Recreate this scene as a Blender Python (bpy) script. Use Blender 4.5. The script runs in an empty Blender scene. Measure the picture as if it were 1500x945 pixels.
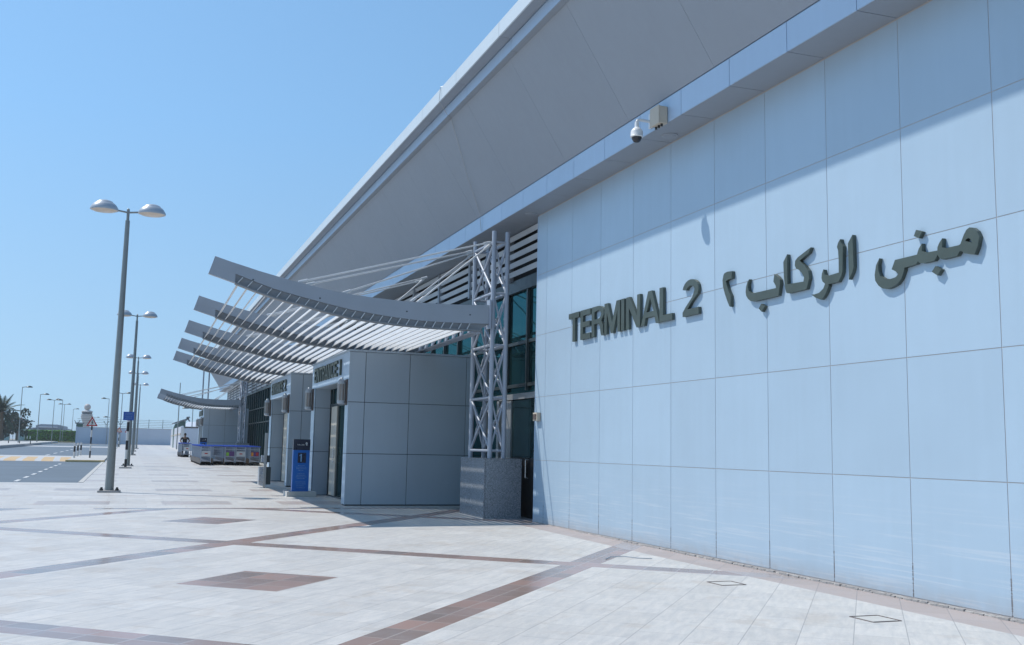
import bpy, bmesh, math, random
from mathutils import Vector, Matrix
from mathutils.geometry import tessellate_polygon
random.seed(7)
HAZE = .00042
scene = bpy.context.scene
COL = scene.collection
R = math.radians
cos, sin, pi = math.cos, math.sin, math.pi

def zg(Y):                       # the forecourt rises very gently with distance
    return .004 * min(max(Y - 12, 0), 240)

# ------------------------------------------------------------------ tags
def tag(o, label=None, cat=None, group=None, kind=None):
    if label: o['label'] = label
    if cat: o['category'] = cat
    if group: o['group'] = group
    if kind: o['kind'] = kind
    return o

def thing(name, loc, label=None, cat=None, group=None, rz=0.0):
    o = bpy.data.objects.new(name, None)
    o.empty_display_size = .3
    o.location = loc
    o.rotation_euler = (0, 0, rz)
    COL.objects.link(o)
    return tag(o, label, cat, group)

def wloc(o):
    v = Vector(o.location)
    while o.parent:
        o = o.parent; v = v + Vector(o.location)
    return v

KIDS = {}
def kids(o): return KIDS.get(o.name, [])
def adopt(ch, par):
    ch.parent = par
    KIDS.setdefault(par.name, []).append(ch)

def copy_tree(o, parent=None, loc=None, label=None, cat=None):
    c = o.copy()
    COL.objects.link(c)
    if loc is not None: c.location = loc
    if parent is not None: adopt(c, parent)
    if label: c['label'] = label
    if cat: c['category'] = cat
    for k in list(kids(o)): copy_tree(k, c)
    return c

# ------------------------------------------------------------------ mesh builder (world coordinates in, local out)
class MB:
    def __init__(s):
        s.v = []; s.f = []
    def add(s, vs, fs):
        n = len(s.v)
        s.v += [tuple(v) for v in vs]
        s.f += [tuple(n + i for i in f) for f in fs]
        return s
    def box(s, x0, x1, y0, y1, z0, z1):
        vs = [(x0,y0,z0),(x1,y0,z0),(x1,y1,z0),(x0,y1,z0),(x0,y0,z1),(x1,y0,z1),(x1,y1,z1),(x0,y1,z1)]
        return s.add(vs, [(0,3,2,1),(4,5,6,7),(0,1,5,4),(1,2,6,5),(2,3,7,6),(3,0,4,7)])
    def obox(s, c, ax, ay, az):     # centre and three half-axis vectors
        c = Vector(c); ax = Vector(ax); ay = Vector(ay); az = Vector(az)
        vs = []
        for k in (-1, 1):
            for (i, j) in ((-1,-1),(1,-1),(1,1),(-1,1)):
                vs.append(c + ax*i + ay*j + az*k)
        return s.add(vs, [(0,3,2,1),(4,5,6,7),(0,1,5,4),(1,2,6,5),(2,3,7,6),(3,0,4,7)])
    def bar(s, p0, p1, w, h, up=(0,0,1)):
        p0 = Vector(p0); p1 = Vector(p1); d = (p1 - p0); L = d.length; d.normalize()
        up = Vector(up)
        if abs(d.dot(up)) > .98: up = Vector((1, 0, 0))
        a = d.cross(up).normalized(); b = a.cross(d)
        return s.obox((p0 + p1)/2, d*L/2, a*w/2, b*h/2)
    def tube(s, p0, p1, r0, r1=None, n=10, caps=True):
        if r1 is None: r1 = r0
        p0 = Vector(p0); p1 = Vector(p1); d = (p1 - p0).normalized()
        up = Vector((0,0,1)) if abs(d.z) < .95 else Vector((1,0,0))
        a = d.cross(up).normalized(); b = a.cross(d)
        vs = []
        for p, r in ((p0, r0), (p1, r1)):
            for i in range(n):
                t = 2*pi*i/n
                vs.append(p + a*(r*cos(t)) + b*(r*sin(t)))
        fs = [(i, (i+1) % n, n + (i+1) % n, n + i) for i in range(n)]
        if caps: fs += [tuple(range(n))[::-1], tuple(range(n, 2*n))]
        return s.add(vs, fs)
    def path(s, pts, r, n=8):
        for a, b in zip(pts, pts[1:]): s.tube(a, b, r, n=n)
        return s
    def lathe(s, c, prof, n=20, sx=1., sy=1.):      # prof: [(radius, z)]
        cx, cy, cz = c; vs = []; fs = []
        for r, z in prof:
            for i in range(n):
                t = 2*pi*i/n
                vs.append((cx + sx*r*cos(t), cy + sy*r*sin(t), cz + z))
        for k in range(len(prof)-1):
            for i in range(n):
                fs.append((k*n+i, k*n+(i+1) % n, (k+1)*n+(i+1) % n, (k+1)*n+i))
        fs.append(tuple(range(n))[::-1]); fs.append(tuple(range((len(prof)-1)*n, len(prof)*n)))
        return s.add(vs, fs)
    def extrude(s, rings, fn, d0, d1):              # rings: 2D outlines (first outer, then holes); fn(u,v,d)->xyz
        polys = [[Vector((u, v, 0)) for u, v in r] for r in rings]
        tris = tessellate_polygon(polys)
        flat = [p for r in rings for p in r]; n = len(flat)
        vs = [fn(u, v, d0) for u, v in flat] + [fn(u, v, d1) for u, v in flat]
        fs = [tuple(t) for t in tris] + [tuple(n + i for i in t[::-1]) for t in tris]
        k = 0
        for r in rings:
            m = len(r)
            for i in range(m):
                a = k + i; b = k + (i+1) % m
                fs.append((a, b, n + b, n + a))
            k += m
        return s.add(vs, fs)
    def build(s, name, mat, parent=None, smooth=False, bevel=0):
        off = wloc(parent) if parent else Vector((0, 0, 0))
        me = bpy.data.meshes.new(name)
        me.from_pydata([(v[0]-off.x, v[1]-off.y, v[2]-off.z) for v in s.v], [], s.f)
        bm = bmesh.new(); bm.from_mesh(me)
        bmesh.ops.recalc_face_normals(bm, faces=bm.faces)
        bm.to_mesh(me); bm.free()
        if smooth:
            me.shade_smooth()
            me.set_sharp_from_angle(angle=R(38))
        me.materials.append(mat)
        o = bpy.data.objects.new(name, me)
        COL.objects.link(o)
        if parent: adopt(o, parent)
        if bevel:
            m = o.modifiers.new('edge', 'BEVEL'); m.width = bevel; m.segments = 2; m.limit_method = 'ANGLE'
        return o

# ------------------------------------------------------------------ node helper
class Sk:
    def __init__(s, g, o): s.g = g; s.o = o
    def _b(s, op, b=None, c=None): return s.g.m(op, s, b, c)
    def __add__(s, b): return s._b('ADD', b)
    def __sub__(s, b): return s._b('SUBTRACT', b)
    def __mul__(s, b): return s._b('MULTIPLY', b)
    def __truediv__(s, b): return s._b('DIVIDE', b)
    def abs(s): return s._b('ABSOLUTE')
    def lt(s, b): return s._b('LESS_THAN', b)
    def gt(s, b): return s._b('GREATER_THAN', b)
    def fract(s): return s._b('FRACT')
    def maxi(s, b): return s._b('MAXIMUM', b)
    def mini(s, b): return s._b('MINIMUM', b)
class G:
    def __init__(s, name):
        s.mat = bpy.data.materials.new(name); s.mat.use_nodes = True
        s.nt = s.mat.node_tree; s.N = s.nt.nodes; s.L = s.nt.links
        s.bsdf = s.N['Principled BSDF']; s.out = s.N['Material Output']
    def node(s, t, **kw):
        n = s.N.new(t)
        for k, v in kw.items(): setattr(n, k, v)
        return n
    def put(s, sock, val):
        if isinstance(val, Sk): s.L.new(val.o, sock)
        elif hasattr(val, 'links'): s.L.new(val, sock)
        elif val is not None: sock.default_value = val
    def m(s, op, a, b=None, c=None):
        n = s.node('ShaderNodeMath', operation=op)
        s.put(n.inputs[0], a)
        if b is not None: s.put(n.inputs[1], b)
        if c is not None: s.put(n.inputs[2], c)
        return Sk(s, n.outputs[0])
    def coord(s, kind='Object'):
        return s.node('ShaderNodeTexCoord').outputs[kind]
    def pos(s):
        return s.node('ShaderNodeNewGeometry').outputs['Position']
    def sep(s, v):
        n = s.node('ShaderNodeSeparateXYZ'); s.L.new(v, n.inputs[0])
        return [Sk(s, o) for o in n.outputs]
    def comb(s, x, y, z=0.0):
        n = s.node('ShaderNodeCombineXYZ')
        for i, v in enumerate((x, y, z)): s.put(n.inputs[i], v)
        return n.outputs[0]
    def noise(s, v, scale, detail=4, rough=.55):
        n = s.node('ShaderNodeTexNoise'); s.L.new(v, n.inputs['Vector'])
        n.inputs['Scale'].default_value = scale; n.inputs['Detail'].default_value = detail
        n.inputs['Roughness'].default_value = rough
        return Sk(s, n.outputs['Fac'])
    def mix(s, f, a, b, blend='MIX'):
        n = s.node('ShaderNodeMix', data_type='RGBA', blend_type=blend)
        s.put(n.inputs[0], f)
        for i, v in ((6, a), (7, b)):
            if isinstance(v, tuple): n.inputs[i].default_value = (*v[:3], 1)
            else: s.put(n.inputs[i], v)
        return n.outputs[2]
    def scale(s, col, f):            # multiply a colour by a value socket
        n = s.node('ShaderNodeVectorMath', operation='SCALE')
        if isinstance(col, tuple): n.inputs[0].default_value = col[:3]
        else: s.L.new(col, n.inputs[0])
        s.put(n.inputs['Scale'], f)
        return n.outputs[0]
    def bump(s, h, strength=.3, dist=.01):
        n = s.node('ShaderNodeBump'); s.put(n.inputs['Height'], h)
        n.inputs['Strength'].default_value = strength; n.inputs['Distance'].default_value = dist
        s.L.new(n.outputs[0], s.bsdf.inputs['Normal'])
    def set(s, **kw):
        names = {'color': 'Base Color', 'rough': 'Roughness', 'metal': 'Metallic', 'spec': 'Specular IOR Level', 'coat': 'Coat Weight'}
        for k, v in kw.items():
            sock = s.bsdf.inputs[names[k]]
            if isinstance(v, tuple): sock.default_value = (*v[:3], 1)
            else: s.put(sock, v)
        return s.mat

def plain(name, col, rough=.5, metal=0.0, var=.12, sc=3.0, rvar=.12, bump=0, bsc=60, island=0.0, spec=None):
    g = G(name); c = g.coord()
    n = g.noise(c, sc, 5)
    f = n*(2*var) + (1-var)
    if island:
        ri = Sk(g, g.node('ShaderNodeNewGeometry').outputs['Random Per Island'])
        f = f * (ri*(2*island) + (1-island))
    g.set(color=g.scale(col, f), rough=g.noise(c, sc*2.3, 3)*(2*rvar) + (rough-rvar), metal=metal)
    if spec is not None: g.set(spec=spec)
    if bump: g.bump(g.noise(c, bsc, 4), bump, .004)
    return g.mat

M = {}
M['clad'] = None
def cladding(name, col, rough, metal=.0, scuff=False, island=.03):
    g = G(name); p = g.pos(); x, y, z = g.sep(p)
    ri = Sk(g, g.node('ShaderNodeNewGeometry').outputs['Random Per Island'])
    big = g.noise(p, .9, 3)
    st = g.noise(g.comb(x*1.0, y*1.1, z*.07), 9, 3)             # faint vertical run-off marks
    f = (big*.10 + .95) * (ri*(2*island) + (1-island)) * (st*.07 + .965)
    colr = g.scale(col, f)
    rg = g.noise(p, 5, 4)*.16 + (rough-.08)
    if scuff:                                                    # horizontal scuffs and dust low on the wall
        s1 = g.noise(g.comb(x, y*.35, z*16), 2.2, 4, .6)
        low = Sk(g, g.m('SUBTRACT', 1.0, z/1.15).o).maxi(0.0)
        sc = (s1 - .52).maxi(0.0) * 5.0 * low
        colr = g.mix(sc.mini(.35), colr, (.62, .66, .70))
        dust = (Sk(g, g.m('SUBTRACT', 1.0, z/.22).o).maxi(0.0)) * (g.noise(p, 7, 5)*.9)
        colr = g.mix(dust.mini(.5), colr, (.36, .33, .31))
        # dirty weep marks at the foot of each vertical joint
        jy = ((y - 6.865)/1.19).fract()
        jd = (Sk(g, g.m('SUBTRACT', jy.o, .5).o)).abs()
        near = jd.gt(.492)
        wm = near * z.lt(.36) * g.noise(g.comb(x, y*3, z*30), 3, 2).gt(.46)
        colr = g.mix(wm*.75, colr, (.13, .12, .13))
    g.set(color=colr, rough=rg, metal=metal)
    g.bump(g.noise(p, 1.1, 2) + ri*.0, .35, .03)
    return g.mat

M['clad'] = cladding('wall_panel_paint', (.385, .505, .61), .34, 0.0, True)
M['clad_grey'] = cladding('portal_panel_paint', (.40, .475, .545), .34, .1)
M['band'] = cladding('fascia_band_paint', (.43, .56, .71), .36, .0)
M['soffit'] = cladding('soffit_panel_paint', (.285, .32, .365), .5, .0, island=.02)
M['fascia'] = cladding('outer_fascia_paint', (.60, .66, .69), .4, .0)
M['joint'] = plain('joint_sealant', (.46, .43, .41), .8)
M['jointdark'] = plain('dark_joint', (.05, .055, .06), .8)
M['steel'] = plain('painted_steel', (.36, .40, .465), .42, .1, .12, 2)
M['beam'] = plain('canopy_beam_paint', (.335, .37, .415), .45, .1, .10, 1.4)
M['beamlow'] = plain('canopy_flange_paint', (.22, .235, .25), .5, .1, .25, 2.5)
M['slat'] = plain('canopy_slat_paint', (.60, .62, .63), .45, .0, .10, 2)
M['louvre'] = plain('louvre_blade_paint', (.50, .53, .56), .45, .1, .08, 2)
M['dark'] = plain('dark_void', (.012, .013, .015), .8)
M['frame'] = plain('dark_mullion', (.05, .065, .07), .4, .3)
M['alu'] = plain('aluminium_frame', (.42, .43, .43), .35, .5)
M['chrome'] = plain('brushed_steel', (.55, .56, .57), .28, .9, .15, 8)
M['cream'] = plain('cream_door_leaf', (.50, .47, .40), .45)
M['letter'] = plain('sign_letter_face', (.085, .107, .092), .45, .35, .30, 3)
M['brown'] = plain('brown_backplate', (.12, .09, .08), .5)
M['lampgrey'] = plain('lamp_housing', (.42, .46, .50), .38, .2, .12, 5)
M['pole'] = plain('lamp_pole_paint', (.24, .265, .265), .4, .3, .14, 2)
M['lanternglass'] = plain('lantern_glass', (.30, .27, .25), .2)
M['lens'] = plain('lamp_lens', (.60, .52, .44), .25, 0)
M['white'] = plain('white_plastic', (.74, .75, .75), .4, 0, .05)
M['beige'] = plain('beige_enclosure', (.52, .46, .37), .55, 0, .10, 6)
M['black'] = plain('black_paint', (.018, .018, .02), .45)
M['smoke'] = plain('smoked_dome', (.02, .022, .028), .08)
M['blue'] = plain('totem_blue', (.004, .13, .50), .35, 0, .05)
M['navy'] = plain('totem_navy', (.010, .016, .045), .3, 0, .05)
M['blueink'] = plain('pale_blue_print', (.20, .38, .62), .5)
M['whiteink'] = plain('white_print', (.70, .74, .78), .5)
M['signblue'] = plain('road_sign_blue', (.01, .09, .40), .35)
M['red'] = plain('sign_red', (.45, .03, .025), .45)
M['signwhite'] = plain('sign_white', (.66, .66, .64), .5)
M['whitewall'] = plain('white_boundary_paint', (.56, .61, .68), .7, 0, .10, .4)
M['whitewall2'] = plain('ribbed_wall_paint', (.62, .64, .68), .7, 0, .12, 2)
M['concrete'] = plain('concrete', (.36, .35, .34), .85, 0, .18, 4, bump=.4)
M['kerb'] = plain('kerb_stone', (.50, .50, .48), .8, 0, .15, 5)
M['yellow'] = plain('yellow_paint', (.62, .46, .22), .7, 0, .15, 3)
M['trblue'] = plain('trolley_handle_blue', (.015, .07, .42), .4)
M['wire'] = plain('trolley_wire', (.42, .46, .52), .4, .2)
M['wiredark'] = plain('trolley_mesh_wire', (.13, .155, .20), .45, .2)
M['deck'] = plain('trolley_deck', (.075, .062, .055), .6, .1, .25, 6)
M['rubber'] = plain('rubber', (.02, .02, .02), .8)
M['advwhite'] = plain('advert_white', (.50, .52, .53), .5)
M['purple'] = plain('advert_purple', (.10, .04, .16), .5)
M['green'] = plain('advert_green', (.20, .42, .04), .5)
M['orange'] = plain('advert_orange', (.60, .25, .03), .5)
M['skin'] = plain('skin', (.20, .11, .07), .55)
M['shirt'] = plain('black_shirt', (.012, .012, .014), .85)
M['jeans'] = plain('dark_trousers', (.03, .035, .05), .85)
M['hair'] = plain('black_hair', (.012, .010, .010), .6)
M['trunk'] = plain('palm_trunk', (.12, .09, .06), .9, bump=.5)
M['palm'] = plain('palm_leaf', (.035, .06, .032), .7, 0, .3, 1, island=.3)
M['leaf'] = plain('tree_leaf', (.035, .055, .035), .7, 0, .3, 1, island=.35)
M['hedge'] = plain('hedge_leaf', (.10, .27, .02), .75, 0, .3, .6, island=.3)
M['grass'] = plain('verge_grass', (.10, .16, .04), .9, 0, .3, 2)
M['towerwhite'] = plain('tower_concrete', (.50, .50, .50), .7)
M['radome'] = plain('radome_skin', (.52, .47, .44), .6)
M['tglass'] = plain('cab_glass', (.06, .09, .12), .2)
M['hangar'] = plain('hangar_cladding', (.20, .25, .32), .6)
M['hutgreen'] = plain('green_sheeting', (.09, .16, .14), .7)
M['hutgrey'] = plain('grey_sheeting', (.26, .28, .29), .7)
M['fglass'] = plain('pale_screen_glass', (.38, .52, .55), .25)
M['greenbox'] = plain('green_cabinet', (.04, .12, .09), .6)

def granite():
    g = G('speckled_granite'); c = g.coord()
    v = g.node('ShaderNodeTexVoronoi'); g.L.new(c, v.inputs['Vector']); v.inputs['Scale'].default_value = 120
    s = g.node('ShaderNodeSeparateColor'); g.L.new(v.outputs['Color'], s.inputs[0])
    k = Sk(g, s.outputs[0])*1.1 + .35
    g.set(color=g.scale((.26, .285, .315), k), rough=g.noise(c, 9, 3)*.14 + .18)
    return g.mat
M['granite'] = granite()

def teal_glass(name='teal_curtain_glass', tint=(.085, .26, .28), fac=.48):
    g = G(name); c = g.pos()
    gl = g.node('ShaderNodeBsdfGlossy'); gl.inputs['Color'].default_value = (*tint, 1); gl.inputs['Roughness'].default_value = .03
    df = g.node('ShaderNodeBsdfDiffuse'); df.inputs['Color'].default_value = (.010, .030, .034, 1)
    b = g.node('ShaderNodeBump'); g.put(b.inputs['Height'], g.noise(c, .7, 1)); b.inputs['Strength'].default_value = .10; b.inputs['Distance'].default_value = .02
    g.L.new(b.outputs[0], gl.inputs['Normal'])
    mx = g.node('ShaderNodeMixShader'); mx.inputs[0].default_value = fac
    g.L.new(df.outputs[0], mx.inputs[1]); g.L.new(gl.outputs[0], mx.inputs[2])
    g.L.new(mx.outputs[0], g.out.inputs[0])
    return g.mat
M['glass'] = teal_glass()
M['glassdoor'] = teal_glass('grey_door_glass', (.30, .42, .42), .35)

# ---- forecourt paving: 50-degree tile grid, tan granite bands and diamonds, axis-aligned panels farther on
def paving_mat():
    g = G('forecourt_paving'); p = g.pos(); x, y, z = g.sep(p)
    ca, sa = cos(R(50)), sin(R(50))
    e1 = x*ca + y*sa; e2 = x*sa - y*ca
    def brick(v, w, h, off, mort):
        b = g.node('ShaderNodeTexBrick', offset=off, offset_frequency=2, squash=1.0)
        g.L.new(v, b.inputs['Vector'])
        b.inputs['Scale'].default_value = 1; b.inputs['Brick Width'].default_value = w; b.inputs['Row Height'].default_value = h
        b.inputs['Mortar Size'].default_value = mort; b.inputs['Mortar Smooth'].default_value = .4; b.inputs['Bias'].default_value = 0
        b.inputs['Color1'].default_value = (0, 0, 0, 1); b.inputs['Color2'].default_value = (1, 1, 1, 1); b.inputs['Mortar'].default_value = (.5, .5, .5, 1)
        s = g.node('ShaderNodeSeparateColor'); g.L.new(b.outputs['Color'], s.inputs[0])
        return Sk(g, s.outputs[0]), Sk(g, b.outputs['Fac'])
    t1, m1 = brick(g.comb(e1 + 400, e2 + 401.33), .6, .4, .5, .004)
    t2, m2 = brick(g.comb(x + 400, y + 400.1), .8, .6, .5, .004)
    far = y.gt(22.15)
    def per(v, c, per_, half):
        return (((v - c)/per_ + 100.5).fract() - .5).abs().lt(half/per_)
    bands = per(e2, -3.36, 5.08, .20).maxi(per(e1, 6.07, 6.165, .20))
    dia = per(e1, 9.15, 6.165, .60) * per(e2, -5.93, 5.08, .58) * x.lt(3.4)
    border = (y - 22.0).abs().lt(.14) * x.gt(-.6)
    notfar = far.lt(.5)
    wallb = x.gt(6.73) * y.lt(19)
    near = bands.maxi(dia) * notfar
    rect = per(x, 1.48, 2.55, .74) * per(y, 23.9, 5.85, .62) * far
    fline = per(y, 26.9, 5.85, .12) * far
    far_m = rect.maxi(fline)*.45
    tan = near.maxi(border).maxi(far_m)
    tile = g.mix(far, t1.o, t2.o); mort = g.mix(far, m1.o, m2.o)
    tv = Sk(g, g.sep(tile)[0].o); mv = Sk(g, g.sep(mort)[0].o)
    n1 = g.noise(p, .35, 3); n2 = g.noise(g.comb(e1*1.0, e2*5.0), 3.0, 5, .65); n3 = g.noise(p, 45, 3)
    base = g.mix(((n2 - .5)*2.2 + .5).maxi(0.0).mini(1.0), (.47, .472, .462), (.64, .615, .575))
    base = g.scale(base, (tv*.12 + .92) * (n1*.16 + .92) * (n3*.22 + .89))
    warm = (g.noise(p, 1.3, 6, .7) - .54).maxi(0.0)*3.2                       # faint brown spill stains
    base = g.mix(warm.mini(.30), base, (.42, .35, .28))
    t3, m3 = brick(g.comb(e1 + 400.33, e2 + 401.36), .4, .4, 0, .009)
    tcol = g.mix(t3, (.27, .215, .19), (.42, .28, .235))
    tcol = g.scale(tcol, n1*.3 + .85)
    col = g.mix(tan, base, tcol)
    col = g.mix(wallb, col, g.scale((.40, .345, .325), tv*.12 + n1*.2 + .85))
    col = g.mix(mv*.62*Sk(g, g.m('SUBTRACT', 1.0, tan).o), col, (.19, .19, .20))
    col = g.mix(m3*tan*notfar*.7, col, (.47, .42, .39))
    dirt = (g.noise(p, 1.1, 8, .75) - .50).maxi(0.0)*1.9
    col = g.mix(dirt.mini(.22), col, (.36, .36, .37))
    rg = g.noise(p, 2.5, 4)*.24 + .40
    rgt = g.noise(p, 2.0, 4)*.14 + .14
    r = Sk(g, g.mix(tan, rg.o, rgt.o))
    g.set(color=col, rough=r)
    g.bump(Sk(g, g.m('SUBTRACT', n3*.25, mv).o), .35, .003)
    return g.mat
M['paving'] = paving_mat()

def asphalt():
    g = G('asphalt'); p = g.pos()
    n = g.noise(p, .25, 5); n2 = g.noise(p, 40, 3)
    g.set(color=g.scale((.125, .165, .205), n*.5 + n2*.25 + .62), rough=.8)
    g.bump(n2, .5, .004)
    return g.mat
M['asphalt'] = asphalt()
def sandg():
    g = G('far_ground'); p = g.pos()
    g.set(color=g.mix(g.noise(p, .02, 5), (.34, .31, .26), (.28, .25, .20)), rough=.9)
    return g.mat
M['sand'] = sandg()
def hump():
    g = G('hump_paint'); p = g.pos(); x, y, z = g.sep(p)
    s = (x + 300)/.95; t = ((y - 61.8)/14.6)
    tri = (Sk(g, g.m('SUBTRACT', s.o, .5).o)).abs()*2.0
    yel = t.lt(.60) * ((s + t*.8).fract()).lt(.64)
    g.set(color=g.scale(g.mix(yel, (.50, .51, .51), (.58, .41, .22)), g.noise(p, 1.5, 5)*.4 + .78), rough=.75)
    return g.mat
M['hump'] = hump()

# ------------------------------------------------------------------ glyphs (unit height 1, given width)
def arc(cx, cy, rx, ry, a0, a1, n=8):
    return [(cx + rx*cos(R(a0 + (a1-a0)*i/n)), cy + ry*sin(R(a0 + (a1-a0)*i/n))) for i in range(n+1)]
def glyph(ch, w, s):        # s = stroke
    h = 1.0
    if ch == 'T': return [[((w-s)/2,0),((w+s)/2,0),((w+s)/2,h-s*.9),(w,h-s*.9),(w,h),(0,h),(0,h-s*.9),((w-s)/2,h-s*.9)]]
    if ch == 'E': return [[(0,0),(w,0),(w,s*.9),(s,s*.9),(s,.5-s*.4),(w*.92,.5-s*.4),(w*.92,.5+s*.45),(s,.5+s*.45),(s,h-s*.9),(w,h-s*.9),(w,h),(0,h)]]
    if ch == 'L': return [[(0,0),(w,0),(w,s*.9),(s,s*.9),(s,h),(0,h)]]
    if ch == 'I': return [[(0,0),(s,0),(s,h),(0,h)]]
    if ch == 'N': return [[(0,0),(s*.9,0),(s*.9,.66),(w-s*1.05,0),(w,0),(w,h),(w-s*.9,h),(w-s*.9,.34),(s*1.05,h),(0,h)]]
    if ch == 'M': return [[(0,0),(s*.85,0),(s*.85,.70),(w/2-s*.42,0),(w/2+s*.42,0),(w-s*.85,.70),(w-s*.85,0),(w,0),(w,h),(w-s*1.2,h),(w/2,.34),(s*1.2,h),(0,h)]]
    if ch == 'A': return [[(0,0),(s*1.02,0),(w*.5-(w*.5-s*1.02)*.78,.22),(w*.5+(w*.5-s*1.02)*.78,.22),(w-s*1.02,0),(w,0),(w/2+s*.58,h),(w/2-s*.58,h)],
                          [(w*.5-(w*.5-s*1.02)*.60,.38),(w*.5,.80),(w*.5+(w*.5-s*1.02)*.60,.38)]]
    if ch == 'R': return [[(0,0),(s,0),(s,.42),(w*.5,.42)] + [(w*.62,.38),(w*.68,.30),(w-s*.98,0),(w,0),(w*.95,.08),(w*.92,.34),(w*.84,.44),(w*.80,.48)] + arc(w*.5,.74,w*.5,.26,-50,90,8) + [(0,h)],
                          [(s,.57),(w*.52,.57)] + arc(w*.5,.715,w*.5-s,.145,-80,85,6) + [(s,h-s*.85)]]
    if ch == 'C':
        o = arc(w/2,.70,w/2,.30,10,180,8) + arc(w/2,.30,w/2,.30,180,350,8)
        i = arc(w/2,.30,w/2-s,.30-s*.85,350,180,8) + arc(w/2,.70,w/2-s,.30-s*.85,180,10,8)
        return [o + i]
    if ch == '1': return [[(w*.45,0),(w*.45+s,0),(w*.45+s,h),(w*.45+s*.3,h),(w*.1,.80),(w*.1,.68),(w*.45,.80)]]
    if ch == '2': 
        top = arc(w/2,.70,w/2,.30,170,-28,12)
        inn = arc(w/2,.70,w/2-s,.30-s*.85,-28,170,10)
        return [[(0,0),(w,0),(w,s*.9),(s*1.25,s*.9)] + [(w*.55,.36),(w*.86,.52),] + [] + arc(w/2,.70,w/2,.30,-28,170,12) + arc(w/2,.70,w/2-s,.30-s*.85,170,-28,10) + [(w*.62,.50),(w*.20,.26),(0,.12)]]
    return []

# ================================================================== WORLD, SUN, CAMERA
SUN = Vector((-1, .727, 1.86)).normalized()
w = bpy.data.worlds.new('World'); scene.world = w; w.use_nodes = True
nt = w.node_tree
TINT = (1.17, 1.09, .88, 1)
AIR, DUST, OZ = 1.2, 0.0, 10.0
sky = nt.nodes.new('ShaderNodeTexSky'); sky.sky_type = 'NISHITA'; sky.sun_disc = False
sky.sun_elevation = math.asin(SUN.z); sky.sun_rotation = math.atan2(SUN.x, SUN.y)
sky.altitude = 0; sky.air_density = AIR; sky.dust_density = DUST; sky.ozone_density = OZ
# milky horizon: below about 24 degrees the sky is sampled a little higher than it stands
tc = nt.nodes.new('ShaderNodeTexCoord'); sp = nt.nodes.new('ShaderNodeSeparateXYZ'); cb = nt.nodes.new('ShaderNodeCombineXYZ')
ma = nt.nodes.new('ShaderNodeMath'); ma.operation = 'MULTIPLY_ADD'; ma.inputs[1].default_value = .5; ma.inputs[2].default_value = .235
mx = nt.nodes.new('ShaderNodeMath'); mx.operation = 'MAXIMUM'
nt.links.new(tc.outputs['Generated'], sp.inputs[0]); nt.links.new(sp.outputs[2], ma.inputs[0]); nt.links.new(ma.outputs[0], mx.inputs[0]); nt.links.new(sp.outputs[2], mx.inputs[1])
nt.links.new(sp.outputs[0], cb.inputs[0]); nt.links.new(sp.outputs[1], cb.inputs[1]); nt.links.new(mx.outputs[0], cb.inputs[2]); nt.links.new(cb.outputs[0], sky.inputs[0])
tn = nt.nodes.new('ShaderNodeMix'); tn.data_type = 'RGBA'; tn.blend_type = 'MULTIPLY'; tn.inputs[0].default_value = 1; tn.inputs[7].default_value = TINT
mr = nt.nodes.new('ShaderNodeMapRange'); mr.inputs[1].default_value = 0; mr.inputs[2].default_value = .30; nt.links.new(sp.outputs[2], mr.inputs[0])
tm = nt.nodes.new('ShaderNodeMix'); tm.data_type = 'RGBA'; tm.inputs[6].default_value = (1.36, 1.03, .72, 1); tm.inputs[7].default_value = TINT
nt.links.new(mr.outputs[0], tm.inputs[0]); nt.links.new(tm.outputs[2], tn.inputs[7])
nt.links.new(sky.outputs[0], tn.inputs[6]); nt.links.new(tn.outputs[2], nt.nodes['Background'].inputs[0])
nt.nodes['Background'].inputs[1].default_value = .14
sl = bpy.data.lights.new('sun', 'SUN'); sl.energy = 2.85; sl.angle = R(.55); sl.color = (1, .945, .87)
so = bpy.data.objects.new('sun', sl); COL.objects.link(so)
so.rotation_euler = SUN.to_track_quat('Z', 'Y').to_euler()

cam = bpy.data.cameras.new('camera'); co = bpy.data.objects.new('camera', cam); COL.objects.link(co)
F, yaw, pit, rol = 1471.9, 0.358507, 0.124735, 0.0202086
f = Vector((sin(yaw)*cos(pit), cos(yaw)*cos(pit), sin(pit))); r = Vector((cos(yaw), -sin(yaw), 0)); u = r.cross(f)
r2 = r*cos(rol) + u*sin(rol); u2 = u*cos(rol) - r*sin(rol)
mw = Matrix(((r2.x, u2.x, -f.x, 0), (r2.y, u2.y, -f.y, 0), (r2.z, u2.z, -f.z, 1.4), (0, 0, 0, 1)))
co.matrix_world = mw
cam.sensor_width = 36; cam.lens = F/1500*36; cam.clip_start = .05; cam.clip_end = 6000
scene.camera = co
scene.view_settings.view_transform = 'Standard'; scene.view_settings.look = 'None'
scene.view_settings.exposure = 0.42; scene.view_settings.gamma = 1.0
scene.render.resolution_x = 1024; scene.render.resolution_y = 645

# ================================================================== GROUND
def sheet(name, x0, x1, y0, y1, dz, mat, kind='structure'):
    ys = sorted({y0, y1, *[v for v in (12, 252) if y0 < v < y1]})
    mb = MB(); vs = []
    for y in ys: vs += [(x0, y, zg(y)+dz), (x1, y, zg(y)+dz)]
    mb.add(vs, [(2*i, 2*i+1, 2*i+3, 2*i+2) for i in range(len(ys)-1)])
    o = mb.build(name, mat); tag(o, kind=kind); return o
sheet('ground', -2500, 2500, -60, 4000, -.02, M['sand'])
mb = MB()
for (x0, x1, y0, y1) in ((-40, 30, -30, 12), (-40, 30, 12, 34), (-1.3, 30, 34, 200)):
    mb.add([(x0,y0,zg(y0)),(x1,y0,zg(y0)),(x1,y1,zg(y1)),(x0,y1,zg(y1))], [(0,1,2,3)])
tag(mb.build('paving', M['paving']), kind='structure')
sheet('road', -60, -1.3, 34, 215, -.012, M['asphalt'])
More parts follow.
